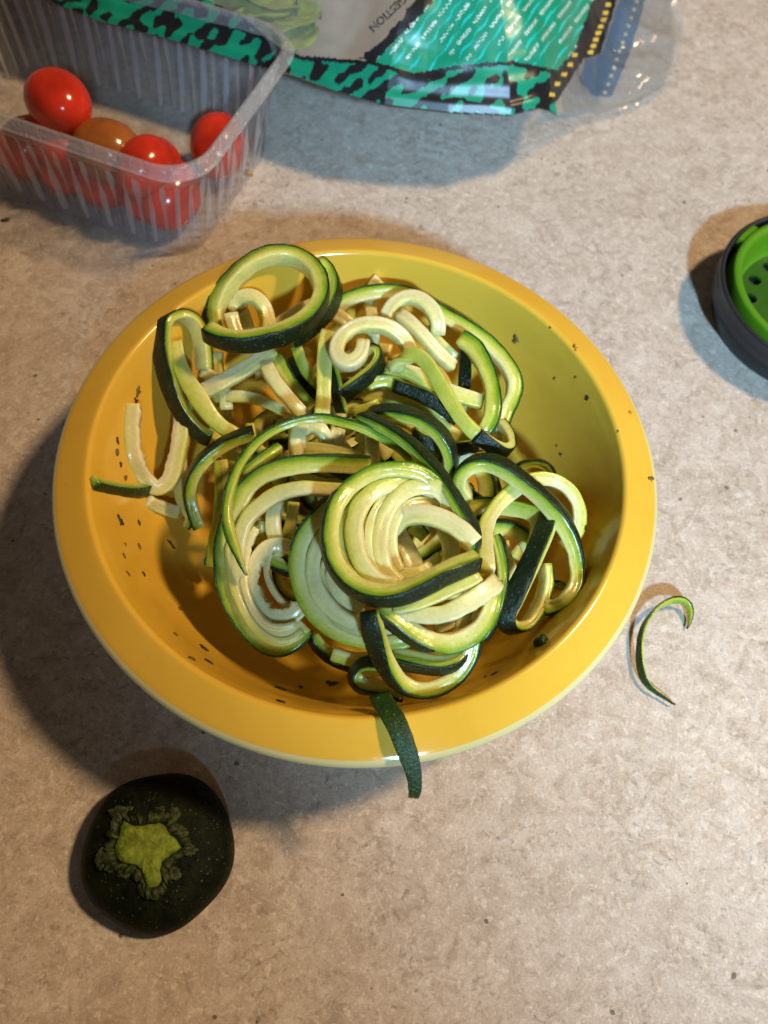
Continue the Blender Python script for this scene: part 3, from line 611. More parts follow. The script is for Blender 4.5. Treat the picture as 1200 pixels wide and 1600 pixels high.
    noodle('small curled noodle with black skin under the front loop', rp('Z7', (330, 660), (230, 645), (140, 655), (78, 700), (70, 755), (115, 790), (210, 790), (320, 815), (420, 850)), [52, 50, 48, 47, 46, 46, 46, 46, 46], 4.0, 4.6, 'R', (0.2, 1), [(0, (0, -0.65, 0.75)), (0.35, (0.3, -0.2, 0.9)), (0.55, (0.2, 0.3, 0.9)), (1, (0, 0.35, 0.9))])
    TMIN = 0.42
    noodle('flat green skin strip hanging over the front rim of the bowl',
           rp('X', (592, 1085), (600, 1104), (614, 1122), (627, 1150), (638, 1178), (647, 1208), (649, 1230), (646, 1246)), [58, 60, 62.5, 62.5, 60.5, 57, 54, 51], 1.2, 5.6, 'R', (0.6, 0.9), (1, 0.1, 0.1), taper=(0, 0.6), green=True, gap=0.0008, k=(1, 1))
    TMIN = 0.15
    # right cluster
    noodle('big arch of mossy dark skin on the right of the pile',
           rp('Z8', (190, 440), (145, 345), (158, 258), (245, 185), (360, 158), (480, 195), (600, 285), (720, 385), (820, 482), (918, 602), (985, 722), (1035, 850), (1055, 1000), (1045, 1120), (985, 1218), (900, 1275), (800, 1300)),
           [50, 55, 59, 62, 63, 63, 62, 61, 60, 58, 55, 52, 49, 47, 45, 44, 43], 4.4, 5.0, 'L', (0.22, 1), [(0, (-0.2, -0.3, 0.9)), (0.2, (-0.3, -0.5, 0.8)), (0.5, (-0.42, -0.42, 0.8)), (0.72, (-0.2, -0.05, 0.97)), (1, (0, 0.1, 1))])
    noodle('smooth white hoop passing behind the mossy arch',
           rp('Z8', (350, 1010), (352, 920), (345, 810), (338, 700), (365, 590), (435, 485), (535, 398), (655, 325), (785, 292), (905, 310), (1005, 378), (1068, 475), (1085, 575), (1070, 675), (1020, 760), (940, 830)),
           [66, 65, 63, 61, 59, 57, 56, 55, 54, 53, 52, 50, 48, 46, 44, 42], 4.5, 3.8, 'L', (0.05, 0.68), (0, 0.0, 1), rng=(0.9, 0.905))
    noodle('strap with glossy black skin folded back into a narrow loop',
           rp('Z8', (855, 570), (815, 700), (750, 840), (680, 985), (610, 1130), (545, 1275), (505, 1390), (545, 1450), (640, 1445), (730, 1345), (795, 1210), (825, 1080), (815, 960)),
           [55, 57, 57, 56, 54, 52, 50, 46, 43, 43, 44, 45, 46], 2.8, 5.8, 'R', (0.30, 0.98), [(0, (0.9, 0.4, 0.15)), (0.5, (0.9, 0.4, 0.2)), (0.62, (0.6, 0.3, 0.75)), (1, (0.35, 0.1, 0.92))])
    noodle('olive noodle bending over inside the white hoop', rp('Z8', (210, 520), (350, 495), (480, 510), (600, 532), (705, 565), (765, 640), (755, 745), (720, 840)), [48, 49, 50, 51, 52, 52, 50, 47], 4.6, 3.6, 'L', (0.35, 0.8), (0, 0, 1), rng=(0, 0.3), green=True)
    noodle('green noodle with dark upper skin inside the white hoop', rp('Z8', (390, 680), (490, 672), (590, 700), (670, 765), (715, 860)), [44, 45, 45, 44, 42], 4.6, 4.0, 'L', (0.25, 1), (-0.1, -0.3, 0.95))
    noodle('small green arch touching the right bowl wall', rp('Z8', (590, 200), (660, 170), (750, 160), (825, 185), (865, 245), (870, 310)), [43, 44, 45, 45, 43, 40], 2.6, 3.6, 'L', (0.5, 1), (-0.2, -0.2, 0.95))
    noodle('yellow noodle with dark outer skin under the mossy arch', rp('Z8', (290, 170), (335, 265), (360, 370), (345, 470)), [46, 46, 44, 41], 5.2, 4.2, 'L', (0.2, 1), (-0.3, 0, 0.95))
    noodle('pale noodle glimpsed between the folded strap and the mossy arch', rp('Z8', (120, 150), (210, 130), (300, 165), (360, 240)), [48, 48, 47, 44], 4.6, 3.4, None, (0.0, 0.3))
    noodle('black skinned strip low in the gap beside the green sweeping strand', rp('Z8', (190, 400), (240, 440), (300, 490), (380, 500)), [44, 44, 43, 41], 2.6, 4.6, 'R', (0.4, 1), (0.5, 0.8, 0.2))
    noodle('pale green noodle descending behind the glossy folded strap', rp('Z8', (480, 770), (500, 880), (545, 1000), (555, 1110), (520, 1200)), [46, 44, 42, 40, 38], 4.0, 3.4, None, (0.1, 0.5))
    noodle('yellow noodle resting low behind the narrow loop', rp('Z8', (560, 850), (620, 900), (680, 900), (740, 870)), [30, 30, 30, 30], 4.4, 3.4, None, (0.3, 0.6))
    noodle('thin dark sliver on the bowl behind the narrow loop', rp('Z8', (850, 1130), (890, 1100), (935, 1110), (960, 1150)), 24, 1.6, 2.0, 'L', (0.8, 1))
    # buried filler: strands that show only through the gaps
    rnd = random.Random(11)
    for k in range(70):
        a0 = rnd.uniform(0, 2 * math.pi); rr = rnd.uniform(0, 0.046) ; cx, cy = rr * math.cos(a0) - 0.003, rr * math.sin(a0) + 0.010
        zc = rnd.uniform(18, 50 - rr * 420); R = rnd.uniform(0.009, 0.019); s0 = rnd.uniform(0, 6.28); arc = rnd.uniform(1.6, 4.2)
        tilt = rnd.uniform(-0.5, 0.5); pts = []; zz = []
        for q in range(9):
            a = s0 + arc * q / 8
            x = cx + R * math.cos(a); y = cy + R * math.sin(a); z = zc + 1000 * R * tilt * math.sin(a + 1)
            z = max(14, z); u, v_ = pix((x, y, z / 1000)); pts.append((u, v_)); zz.append(z)
        sk = rnd.choice([None, 'R', 'R'])
        ax = (rnd.uniform(-0.4, 0.4), 0.45 + rnd.uniform(-0.4, 0.4), 0.85)
        lab = 'dark skinned noodle buried deep in the middle of the pile' if sk else 'pale peeled noodle buried deep in the middle of the pile'
        noodle(lab, pts, zz, rnd.uniform(3.2, 4.6), rnd.uniform(3.4, 4.8), sk, (0.3, 1) if sk else (rnd.uniform(0, 0.2), rnd.uniform(0.3, 0.6)), ax,
               group='noodles buried in the pile')

# ------------------------------------------------------------------ crumbs
def crumb(px, py, l, wdt, ang, mat, label, cat='crumb', where='bowl', thick=0.0005, grp='zucchini crumbs stuck to the bowl'):
    p = hit_bowl(px, py) if where == 'bowl' else P(px, py, 0.0)
    e = 0.0006
    if where == 'bowl':
        r = math.hypot(p[0], p[1]); s = (bowl_z(r + e) - bowl_z(r - e)) / (2 * e)
        nrm = np.array([-s * p[0] / max(r, 1e-5), -s * p[1] / max(r, 1e-5), 1.0])
    else: nrm = np.array([0, 0, 1.0])
    nrm /= np.linalg.norm(nrm)
    t = CR * math.cos(ang) + CU * math.sin(ang); t = t - (t @ nrm) * nrm; t /= np.linalg.norm(t); bt = np.cross(nrm, t)
    wdt *= 1.2; l *= 0.8
    if mat is M_CRUMB and (l < 0.0017 or int(px * 3 + py) % 5 < 1): mat = M_CRUMB2
    sd = px * 0.013 + py * 0.007; v = []; f = []; m = 14
    for lay, (hh, sc) in enumerate(((-0.0002, 1.0), (thick * 0.7, 0.95), (thick, 0.6))):
        for i in range(m):
            a = 2 * math.pi * i / m; q = max(0.3, 1 + 1.3 * mnoise.noise((math.cos(a) * 2.3, math.sin(a) * 2.3, sd * 37)))
            bend = 0.15 * l * (math.cos(a) ** 2)
            v.append(p + t * (math.cos(a) * l / 2 * q * sc) + bt * (math.sin(a) * wdt / 2 * q * sc + bend * 0.4) + nrm * hh)
    for lay in range(2):
        for i in range(m):
            j = (i + 1) % m; f.append((lay * m + i, lay * m + j, (lay + 1) * m + j, (lay + 1) * m + i))
    f.append(tuple(2 * m + i for i in range(m))); f.append(tuple(range(m))[::-1])
    o = mesh_obj('zucchini_crumb', v, f, mat, smooth=True)
    o.location = tuple(p)
    o.data.transform(Matrix.Translation(-Vector(p)))
    return tag(o, label, cat, grp)
LW = 'tiny dark crumb stuck to the left inner wall of the bowl'
for px, py, l, wd, an in [(183, 688, 3.2, .9, 2.2), (183, 706, 3.0, 1.3, 1.7), (188, 725, 2.2, 1.0, 2.0), (196, 746, 2.0, 1.2, .4), (188, 814, 4.0, 1.6, 1.9), (217, 817, 2.4, .9, 1.6), (217, 854, 2.0, 1.2, .9),
                          (224, 897, 2.2, .7, 2.0), (193, 868, 1.9, .5, 2.1), (195, 850, 1.2, .5, 1.5), (200, 897, 2.0, .3, 2.2), (216, 612, 3.8, 1.5, 1.4), (212, 626, 2.6, 1.2, 2.4)]:
    crumb(px, py, l / 1000, wd / 1000, an, M_CRUMB, LW)
FL = 'tiny dark crumb on the shaded front floor of the bowl'
for px, py, l, wd, an in [(281, 951, 1.8, 1.3, 0), (273, 991, 1.8, .9, .6), (300, 1030, 3.0, 1.5, .5), (318, 1013, 3.4, 1.6, 2.6), (327, 1035, 2.8, .9, 2.5), (437, 1076, 4.5, 1.7, 2.9), (517, 1068, 5.0, 1.9, .5), (470, 1074, 2.2, 1.0, 0), (440, 1097, 4.0, .8, .1), (760, 1057, 1.2, .9, 0), (775, 1052, 3.2, .35, .5)]:
    crumb(px, py, l / 1000, wd / 1000, an, M_CRUMB, FL)
RW = 'tiny brown fleck on the pale right inner wall of the bowl'
for px, py, l, wd, an in [(806, 531, 4.2, 1.7, 1.2), (867, 592, .9, .8, 0), (878, 711, 1.6, 1.2, .8), (871, 697, .7, .5, 0), (900, 590, .6, .6, 0), (802, 679, 1.6, 1.2, .3), (860, 512, .7, .7, 0)]:
    crumb(px, py, l / 1000, wd / 1000, an, M_CRUMB2, RW)
crumb(918, 622, 0.0022, 0.0014, 1.4, M_CRUMB, 'glossy dark speck at the top of the right inner bowl wall')
RM = 'tiny amber crumb sitting on the flat right rim of the bowl'
for px, py, l, wd, an in [(899, 543, 4.0, 1.0, 1.7), (966, 674, .6, .6, 0), (984, 645, 1.6, .6, .4), (985, 646, .8, .5, .4)]:
    crumb(px, py, l / 1000, wd / 1000, an, M_CRUMB3 if l > 1 else M_CRUMB, RM)
crumb(1017, 748, 0.0034, 0.0012, 0.4, M_CRUMB2, 'brown chip mark on the outer rim of the bowl at the right')
crumb(848, 1004, 0.0056, 0.0044, 1.3, M_SKIN_GREEN, 'dark green peel chip alone on the yellow bowl wall', thick=0.0022)
crumb(268, 852, 0.0048, 0.0008, 2.3, M_CRUMB, 'thin curved dark peel sliver on the left bowl floor')
crumb(389, 273, 0.0030, 0.0034, 1.0, M_CRUMB3, 'small amber crumb on the counter beside the plastic tray', where='counter', thick=0.0022, grp='crumbs on the counter')
crumb(8, 345, 0.0050, 0.0016, 0.3, M_SKIN_GREEN, 'small dark green scrap on the counter in front of the plastic tray', where='counter', thick=0.001, grp='crumbs on the counter')

# ------------------------------------------------------------------ peel curl on the counter
def lin_peel():
    R_ = lambda *p: [(960 + a / 7.2727, 900 + b / 7.2727) for a, b in p]
    pts = R_((830, 600), (868, 480), (872, 360), (830, 275), (740, 258), (600, 290), (470, 370), (370, 490), (310, 620), (285, 760), (283, 900), (295, 1040), (330, 1170), (400, 1270), (500, 1330), (590, 1390), (690, 1465))
    zz = [1.5, 2.6, 4.0, 5.4, 6.4, 7.0, 7.0, 6.4, 5.6, 4.8, 4.2, 3.8, 3.4, 3.0, 2.6, 2.2, 2.0]
    noodle('thin curl of green zucchini peel lying alone on the counter', pts, zz, 0.9, 2.9, 'R', (0.72, 0.95),
           [(0, (0.3, 0.2, 0.9)), (0.25, (0, 0.8, 0.6)), (0.45, (0.3, 0.3, 0.9)), (0.7, (0.65, 0.35, 0.65)), (1, (0.6, 0.5, 0.6))], taper=(0.12, 0.30), green=True,
           name='zucchini_peel', cat='peel', group='zucchini scraps on the counter', sm=8, k=(1, 1))
lin_peel()

# ------------------------------------------------------------------ zucchini end
def zucchini_end():
    c = P(240, 1324, 0.012); c[2] = 0
    root = empty('zucchini_end', tuple(c)); tag(root, 'dark zucchini end with a star-shaped cut stem lying on the counter', 'zucchini')
    prof = [(22.6, 0.2), (23.6, 0.8), (24.0, 2.6), (23.8, 5.5), (22.8, 8.6), (20.8, 11.2), (17.6, 13.2), (13.8, 14.5), (9.5, 15.1), (5, 15.3), (0, 15.3)]
    prof = smooth_prof(prof, 4); v = []; f = []; seg = 120; rings = []
    for r, z in prof:
        st = len(v)
        if r < 0.01: rings.append([st]); v.append((0, 0, z / 1000)); continue
        for i in range(seg):
            a = 2 * math.pi * i / seg
            k = 1 + 0.018 * math.cos(5 * a + 0.5) + 0.022 * mnoise.noise((math.cos(a) * 1.4, math.sin(a) * 1.4, 3))
            zz = z * (1 + 0.05 * math.cos(a - 2.2)) + 0.25 * mnoise.noise((math.cos(a) * 3, math.sin(a) * 3, z * 0.1))
            v.append((r / 1000 * k, r / 1000 * k, 0)); v[-1] = (r / 1000 * k * math.cos(a), r / 1000 * k * math.sin(a), max(0.0002, zz / 1000))
        rings.append(list(range(st, st + seg)))
    for A, B in zip(rings[:-1], rings[1:]):
        for i in range(seg):
            j = (i + 1) % seg
            f.append((A[i], A[j], B[0]) if len(B) == 1 else (A[i], A[j], B[j], B[i]))
    f.append(tuple(rings[0])[::-1])
    mesh_obj('skin', v, f, M_CAPSKIN, root)
    mesh_obj('cut_face', [(0.0221 * math.cos(2 * math.pi * i / 60), 0.0221 * math.sin(2 * math.pi * i / 60), h) for h in (0.0, 0.0004) for i in range(60)],
             [tuple(range(60))[::-1], tuple(range(60, 120))] + [(i, (i + 1) % 60, 60 + (i + 1) % 60, 60 + i) for i in range(60)], mat_simple('cut_flesh', (0.6, 0.55, 0.3)), root)
    # star stem stub; arms in image terms (zoom 80,1180 x3.75)
    z0 = 0.0164
    def loc(u, vv, z=z0):
        q = P(80 + u / 3.75, 1180 + vv / 3.75, z) - c; return q
    out = [(425, 380), (470, 405), (520, 408), (580, 400), (640, 395), (672, 420), (690, 460), (735, 500), (750, 545), (700, 580), (650, 620), (635, 665), (645, 720), (615, 770), (570, 770), (545, 730), (525, 680), (495, 645), (440, 635), (395, 615), (368, 570), (372, 520), (395, 470), (400, 420)]
    cen = np.mean([loc(*q) for q in out], axis=0)
    ol = catmull([loc(*q) for q in out] + [loc(*out[0])], 0.0006)[:-1]
    n = len(ol); v = []; f = []
    for s, dz in ((1.08, -0.006), (1.02, -0.0012), (0.94, 0.0), (0.72, 0.0005), (0.4, 0.0004)):
        for q in ol:
            p = cen + (q - cen) * s; v.append((p[0], p[1], p[2] + dz + 0.00045 * mnoise.noise((p[0] * 700, p[1] * 700, 0)) + 0.0003 * mnoise.noise((p[0] * 1900, p[1] * 1900, 4))))
    for r_ in range(4):
        for i in range(n):
            j = (i + 1) % n; f.append((r_ * n + i, (r_ + 1) * n + i, (r_ + 1) * n + j, r_ * n + j))
    f.append(tuple(4 * n + i for i in range(n))[::-1])
    me = mesh_obj('stem', v, f, M_STEM, root)
    bm = bmesh.new(); bm.from_mesh(me.data); bmesh.ops.recalc_face_normals(bm, faces=bm.faces); bm.to_mesh(me.data); bm.free()
    me['label'] = 'yellow-green star-shaped cut stem'
    # torn bark collar round the star, and curled bark knobs at the tips of its arms
    m = 8; v = []; f = []; n2 = 150
    t_ = np.linspace(0, len(ol), n2, endpoint=False); oc = np.array([ol[int(q)] for q in t_])
    for i in range(n2):
        d = oc[i] - cen; L = np.linalg.norm(d[:2]); dn = d / L
        w_ = mnoise.noise((dn[0] * 3.1, dn[1] * 3.1, 2)); w2 = mnoise.noise((i * 0.33, 5, 1))
        ctr = cen + dn * (L * 1.06 + 0.0013 + 0.0014 * w_ + 0.0005 * w2); rr_ = 0.0013 + 0.0007 * w2
        for q in range(m):
            a = 2 * math.pi * q / m; k = 1 + 0.5 * mnoise.noise((i * 0.7, q * 1.3, 8))
            p = ctr + dn * rr_ * k * math.cos(a) * 1.3
            v.append((p[0], p[1], 0.0152 + 0.0005 * w2 + rr_ * k * math.sin(a)))
    for i in range(n2):
        for q in range(m):
            f.append((i * m + q, ((i + 1) % n2) * m + q, ((i + 1) % n2) * m + (q + 1) % m, i * m + (q + 1) % m))
    mesh_obj('bark_collar', v, f, M_LOBE, root)
    for u, vv, r in [(400, 335, 44), (455, 350, 36), (305, 600, 44), (345, 645, 30), (560, 790, 40), (610, 775, 34), (700, 690, 40), (800, 555, 40), (740, 450, 44), (715, 350, 40), (640, 320, 30), (430, 685, 34)]:
        p = loc(u, vv, 0.0150); R = r / 3.75 * 0.00021
        ph = (u * 7 % 10) / 10 * math.pi
        bm = bmesh.new(); bmesh.ops.create_icosphere(bm, subdivisions=4, radius=1)
        for q in bm.verts:
            k = 1 + 0.45 * mnoise.noise(q.co * 1.7 + Vector((u, vv, 0))) + 0.25 * mnoise.noise(q.co * 4.5 + Vector((u, vv, 0)))
            dent = 0.45 * max(0, q.co.z - 0.35)
            x, y, z_ = q.co.x * k * 1.25, q.co.y * k * 0.85, (q.co.z - dent * 1.6) * k * 0.55
            q.co = Vector(((x * math.cos(ph) - y * math.sin(ph)) * R, (x * math.sin(ph) + y * math.cos(ph)) * R, z_ * R))
        me_ = bpy.data.meshes.new('bark_knob'); bm.to_mesh(me_); bm.free(); me_.shade_smooth(); me_.materials.append(M_LOBE)
        o = bpy.data.objects.new('bark_knob', me_); COL.objects.link(o); o.parent = root; o.location = (p[0], p[1], p[2])
zucchini_end()

# ------------------------------------------------------------------ plastic tray with tomatoes
RZ = 0.058
c0 = P(298, 278, RZ); c1 = P(468, 48, RZ)
ey = (c1 - c0); LEN = np.linalg.norm(ey); ey /= LEN; ex = np.array([-ey[1], ey[0], 0.0])     # ex points left
WID = 0.165
def tray_pt(s, t, z):                   # s along left, t along back, metres from the front right corner
    return c0 + ex * s + ey * t + np.array([0, 0, z - RZ])
def rrect(inset, rad, n=10):
    k = max(0.0, inset - 0.0036)
    pts = []; x0, x1, y0, y1 = inset, WID - inset, inset - 0.55 * k, LEN - inset
    for cx, cy, a0 in ((x1 - rad, y1 - rad, 0), (x0 + rad, y1 - rad, 90), (x0 + rad, y0 + rad, 180), (x1 - rad, y0 + rad, 270)):
        for i in range(n + 1):
            a = math.radians(a0 + 90 * i / n); pts.append((cx + rad * math.cos(a), cy + rad * math.sin(a)))
    return np.array(pts)
def resamp(pts, n):
    q = np.vstack([pts, pts[:1]]); d = np.r_[0, np.cumsum(np.linalg.norm(np.diff(q, axis=0), axis=1))]
    t = np.linspace(0, d[-1], n, endpoint=False)
    return np.stack([np.interp(t, d, q[:, 0]), np.interp(t, d, q[:, 1])], -1), d[-1]
def loops(name, levels, mat, root, close=False):
    v = []; f = []; n = len(levels[0])
    for L in levels: v += [tuple(p) for p in L]
    for k in range(len(levels) - 1):
        for i in range(n):
            j = (i + 1) % n; f.append((k * n + i, k * n + j, (k + 1) * n + j, (k + 1) * n + i))
    if close: f.append(tuple((len(levels) - 1) * n + i for i in range(n)))
    o = mesh_obj(name, v, f, mat); child_at(o, root); return o
tray = empty('plastic_tray', tuple(tray_pt(WID / 2, LEN / 2, 0)))
tag(tray, 'clear ribbed plastic tray of small tomatoes beside the bag', 'tray')
NT = 640
def flute(inset, rad, amp, z):
    p, per = resamp(rrect(inset, rad), NT); nx = np.roll(p, -1, 0) - np.roll(p, 1, 0); nx /= np.linalg.norm(nx, axis=1)[:, None]
    nor = np.stack([nx[:, 1], -nx[:, 0]], -1)
    s = np.arange(NT) / NT * per; ph = (s % 0.0125) / 0.0125
    prof = np.clip(np.abs(ph - 0.5) * 8 - 1.5, 0, 1)
    q = p - nor * (prof * amp)[:, None]
    return [tray_pt(a, b, 0.001 + (z - 0.001) * 1.163) for a, b in q]
loops('wall', [flute(0.0125, 0.012, 0.0, 0.0012), flute(0.0115, 0.013, 0.0015, 0.0045), flute(0.0085, 0.014, 0.0018, 0.020), flute(0.0068, 0.015, 0.0018, 0.031), flute(0.0062, 0.016, 0.0006, 0.0360), flute(0.0060, 0.016, 0, 0.0369)], M_CLEAR, tray)
loops('rim', [flute(0.0060, 0.016, 0, 0.0370), flute(0.0042, 0.017, 0, 0.0374), flute(0.0036, 0.017, 0, 0.0405), flute(0.0024, 0.017, 0, 0.0470), flute(0.0020, 0.018, 0, 0.0492), flute(0.0008, 0.018, 0, 0.0500), flute(-0.0006, 0.019, 0, 0.0494), flute(-0.0012, 0.019, 0, 0.0465), flute(-0.0030, 0.020, 0, 0.0460)], M_RIMP, tray)
def rib_faces():
    lv = [flute(0.0114, 0.013, 0.0016, 0.0045), flute(0.0084, 0.014, 0.0019, 0.020), flute(0.0067, 0.015, 0.0019, 0.031), flute(0.0061, 0.016, 0.0007, 0.0360)]
    _, per = resamp(rrect(0.0085, 0.014), NT); ss = np.arange(NT) / NT * per; ph = (ss % 0.0125) / 0.0125; pr = np.clip(np.abs(ph - 0.5) * 8 - 1.5, 0, 1)
    v = [tuple(p + np.array([0, 0, 0.0])) for L in lv for p in L]; f = []
    for k in range(3):
        for i in range(NT):
            j = (i + 1) % NT
            if abs(pr[i] - pr[j]) > 0.02: f.append((k * NT + i, k * NT + j, (k + 1) * NT + j, (k + 1) * NT + i))
    o = mesh_obj('ribs', v, f, M_RIB); child_at(o, tray)
rib_faces()
fb = flute(0.0125, 0.012, 0.0, 0.0010)
loops('base', [fb, flute(0.022, 0.008, 0, 0.0010), flute(0.024, 0.008, 0, 0.0030), flute(0.040, 0.004, 0, 0.0030)], M_CLEAR, tray, close=True)
def tomato(px, py, z, a, b, axis, mat, label):
    a *= 1.17; b *= 1.17; z = max(z * 1.05, a + 0.0032)
    p = P(px, py, z); d = cv(*axis); q = Vector(d).to_track_quat('Z', 'Y')
    m_ = a + 0.0095; s_ = (p - c0) @ ex; t_ = (p - c0) @ ey            # keep it inside the tray walls
    p = p + ex * max(0.0, m_ + 0.003 - s_) + ey * max(0.0, m_ + 0.001 - t_)
    v = []; f = []; nu, nv = 40, 24
    for i in range(nv + 1):
        th = math.pi * i / nv
        rr = math.sin(th) ** 0.95 * a * (1 + 0.05 * math.cos(th)); zz = math.cos(th) * b
        if i == 0: zz -= 0.0008
        for j in range(nu):
            ph = 2 * math.pi * j / nu; k = 1 + 0.012 * math.cos(3 * ph + px)
            v.append((rr * k * math.cos(ph), rr * k * math.sin(ph), zz))
    for i in range(nv):
        for j in range(nu):
            k = (j + 1) % nu; f.append((i * nu + j, (i + 1) * nu + j, (i + 1) * nu + k, i * nu + k))
    o = mesh_obj('small_tomato', v, f, mat); o.location = tuple(p); o.rotation_mode = 'QUATERNION'; o.rotation_quaternion = q
    # stem scar as a part
    m = 12; sv = [(0.0016 * math.cos(2 * math.pi * i / m), 0.0016 * math.sin(2 * math.pi * i / m), b - 0.0009 + 0.0003 * (i % 2)) for i in range(m)] + [(0, 0, b - 0.0004)]
    s = mesh_obj('stem_scar', sv, [(i, (i + 1) % m, m) for i in range(m)], M_CRUMB2, o)
    tag(o, label, 'tomato', 'tomatoes in the plastic tray')
tomato(92, 161, 0.043, .0115, .0135, (-0.55, 0.55, -0.3), M_TOM, 'bright red oval tomato perched on top in the plastic tray')
tomato(104, 222, 0.028, .0108, .0125, (0.8, 0.2, -0.3), M_TOM, 'red tomato under the perched oval one in the tray')
tomato(166, 240, 0.030, .0118, .0135, (0.9, -0.3, -0.3), M_TOM2, 'brownish orange tomato behind the front rim of the tray')
tomato(232, 262, 0.026, .0110, .0130, (0.8, 0.5, -0.3), M_TOM, 'orange red tomato in the front corner above the lowest one')
tomato(20, 262, 0.016, .0120, .0135, (0.5, 0.5, -0.4), M_TOM, 'red tomato at the left behind the ribbed front wall')
tomato(242, 335, 0.0155, .0122, .0140, (0.3, 0.9, -0.2), M_TOM, 'large red tomato at the bottom of the tray corner nearest the bowl')
tomato(148, 308, 0.0145, .0108, .0125, (0.8, 0.5, -0.2), M_TOM, 'red tomato on the tray floor below the brownish one')
tomato(196, 300, 0.0300, .0105, .0125, (0.5, 0.7, -0.3), M_TOM, 'red tomato wedged between the brownish one and the front corner one')
tomato(205, 352, 0.0140, .0100, .0115, (0.9, 0.2, -0.2), M_TOM, 'small red tomato low against the ribbed front wall')
tomato(82, 285, 0.0140, .0108, .0120, (0.3, 0.9, -0.2), M_TOM, 'red tomato on the tray floor beside the left one')
tomato(362, 236, 0.0135, .0115, .0135, (0.2, 0.95, -0.2), M_TOM, 'red tomato alone against the right wall of the tray')

# ------------------------------------------------------------------ printed salad bag
BX0, BX1, BY1, ST = -0.25, 0.150, 0.38, 0.0004
edge_px = [(-260, -60), (-120, -40), (0, -18), (75, 2), (150, 32), (250, 58), (330, 82), (400, 104), (450, 116), (520, 142), (600, 165), (700, 176), (800, 181), (870, 181), (930, 178), (1000, 166), (1045, 140), (1062, 90), (1075, 30), (1085, -20)]
def smst(x, a, b):
    t = np.clip((x - a) / (b - a), 0, 1); return t * t * (3 - 2 * t)
def seam_z(x):                          # the seam runs at mid height of the plump bag and drops at the flat clear end
    return 0.005 + 0.038 * (1 - smst(x, 0.055, 0.105))
def edge_point(a, b):
    z = 0.03
    for _ in range(30): z = 0.5 * z + 0.5 * float(seam_z(P(a, b, z)[0]))
    return P(a, b, z)[:2]
edge_w = np.array([edge_point(a, b) for a, b in edge_px])
top_poly = np.vstack([edge_w, [[edge_w[-1][0] + 0.03, BY1], [edge_w[0][0], BY1]]])
def inside(poly, x, y):
    x = np.asarray(x); y = np.asarray(y); c = np.zeros(x.shape, bool); n = len(poly)
    for i in range(n):
        x1, y1 = poly[i]; x2, y2 = poly[(i + 1) % n]
        if y1 == y2: continue
        t = ((y1 > y) != (y2 > y)) & (x < (x2 - x1) * (y - y1) / (y2 - y1) + x1); c ^= t
    return c
def edist(x, y):
    d = np.full(np.shape(x), 9.0)
    for (x1, y1), (x2, y2) in zip(edge_w[:-1], edge_w[1:]):
        dx, dy = x2 - x1, y2 - y1; t = np.clip(((x - x1) * dx + (y - y1) * dy) / (dx * dx + dy * dy), 0, 1)
        d = np.minimum(d, np.hypot(x - x1 - t * dx, y - y1 - t * dy))
    return d
def vnoise(x, y, s, seed=0.0):
    return np.vectorize(lambda a, b: mnoise.noise((a * s, b * s, seed)))(x, y)
def bag_h(x, y, d, n1, n2):
    H = 0.010 + 0.050 * (1 - smst(x - 0.35 * (y - 0.22), 0.035, 0.105)) * (0.55 + 0.45 * smst(x, -0.14, -0.04))
    h = seam_z(x) + H * (1 - np.exp(-np.maximum(d, 0) / 0.052))
    h = h + smst(d, 0.0, 0.02) * (n1 * 0.0045 + n2 * 0.0007) + 0.0012 * smst(d, 0, 0.004) * np.sin(d * 900) * np.exp(-d / 0.010)
    h = h + smst(x, 0.075, 0.105) * smst(d, 0.0, 0.012) * 0.006 * (0.5 - np.abs(n1)) * 1.6
    return np.maximum(h, 0.0016)
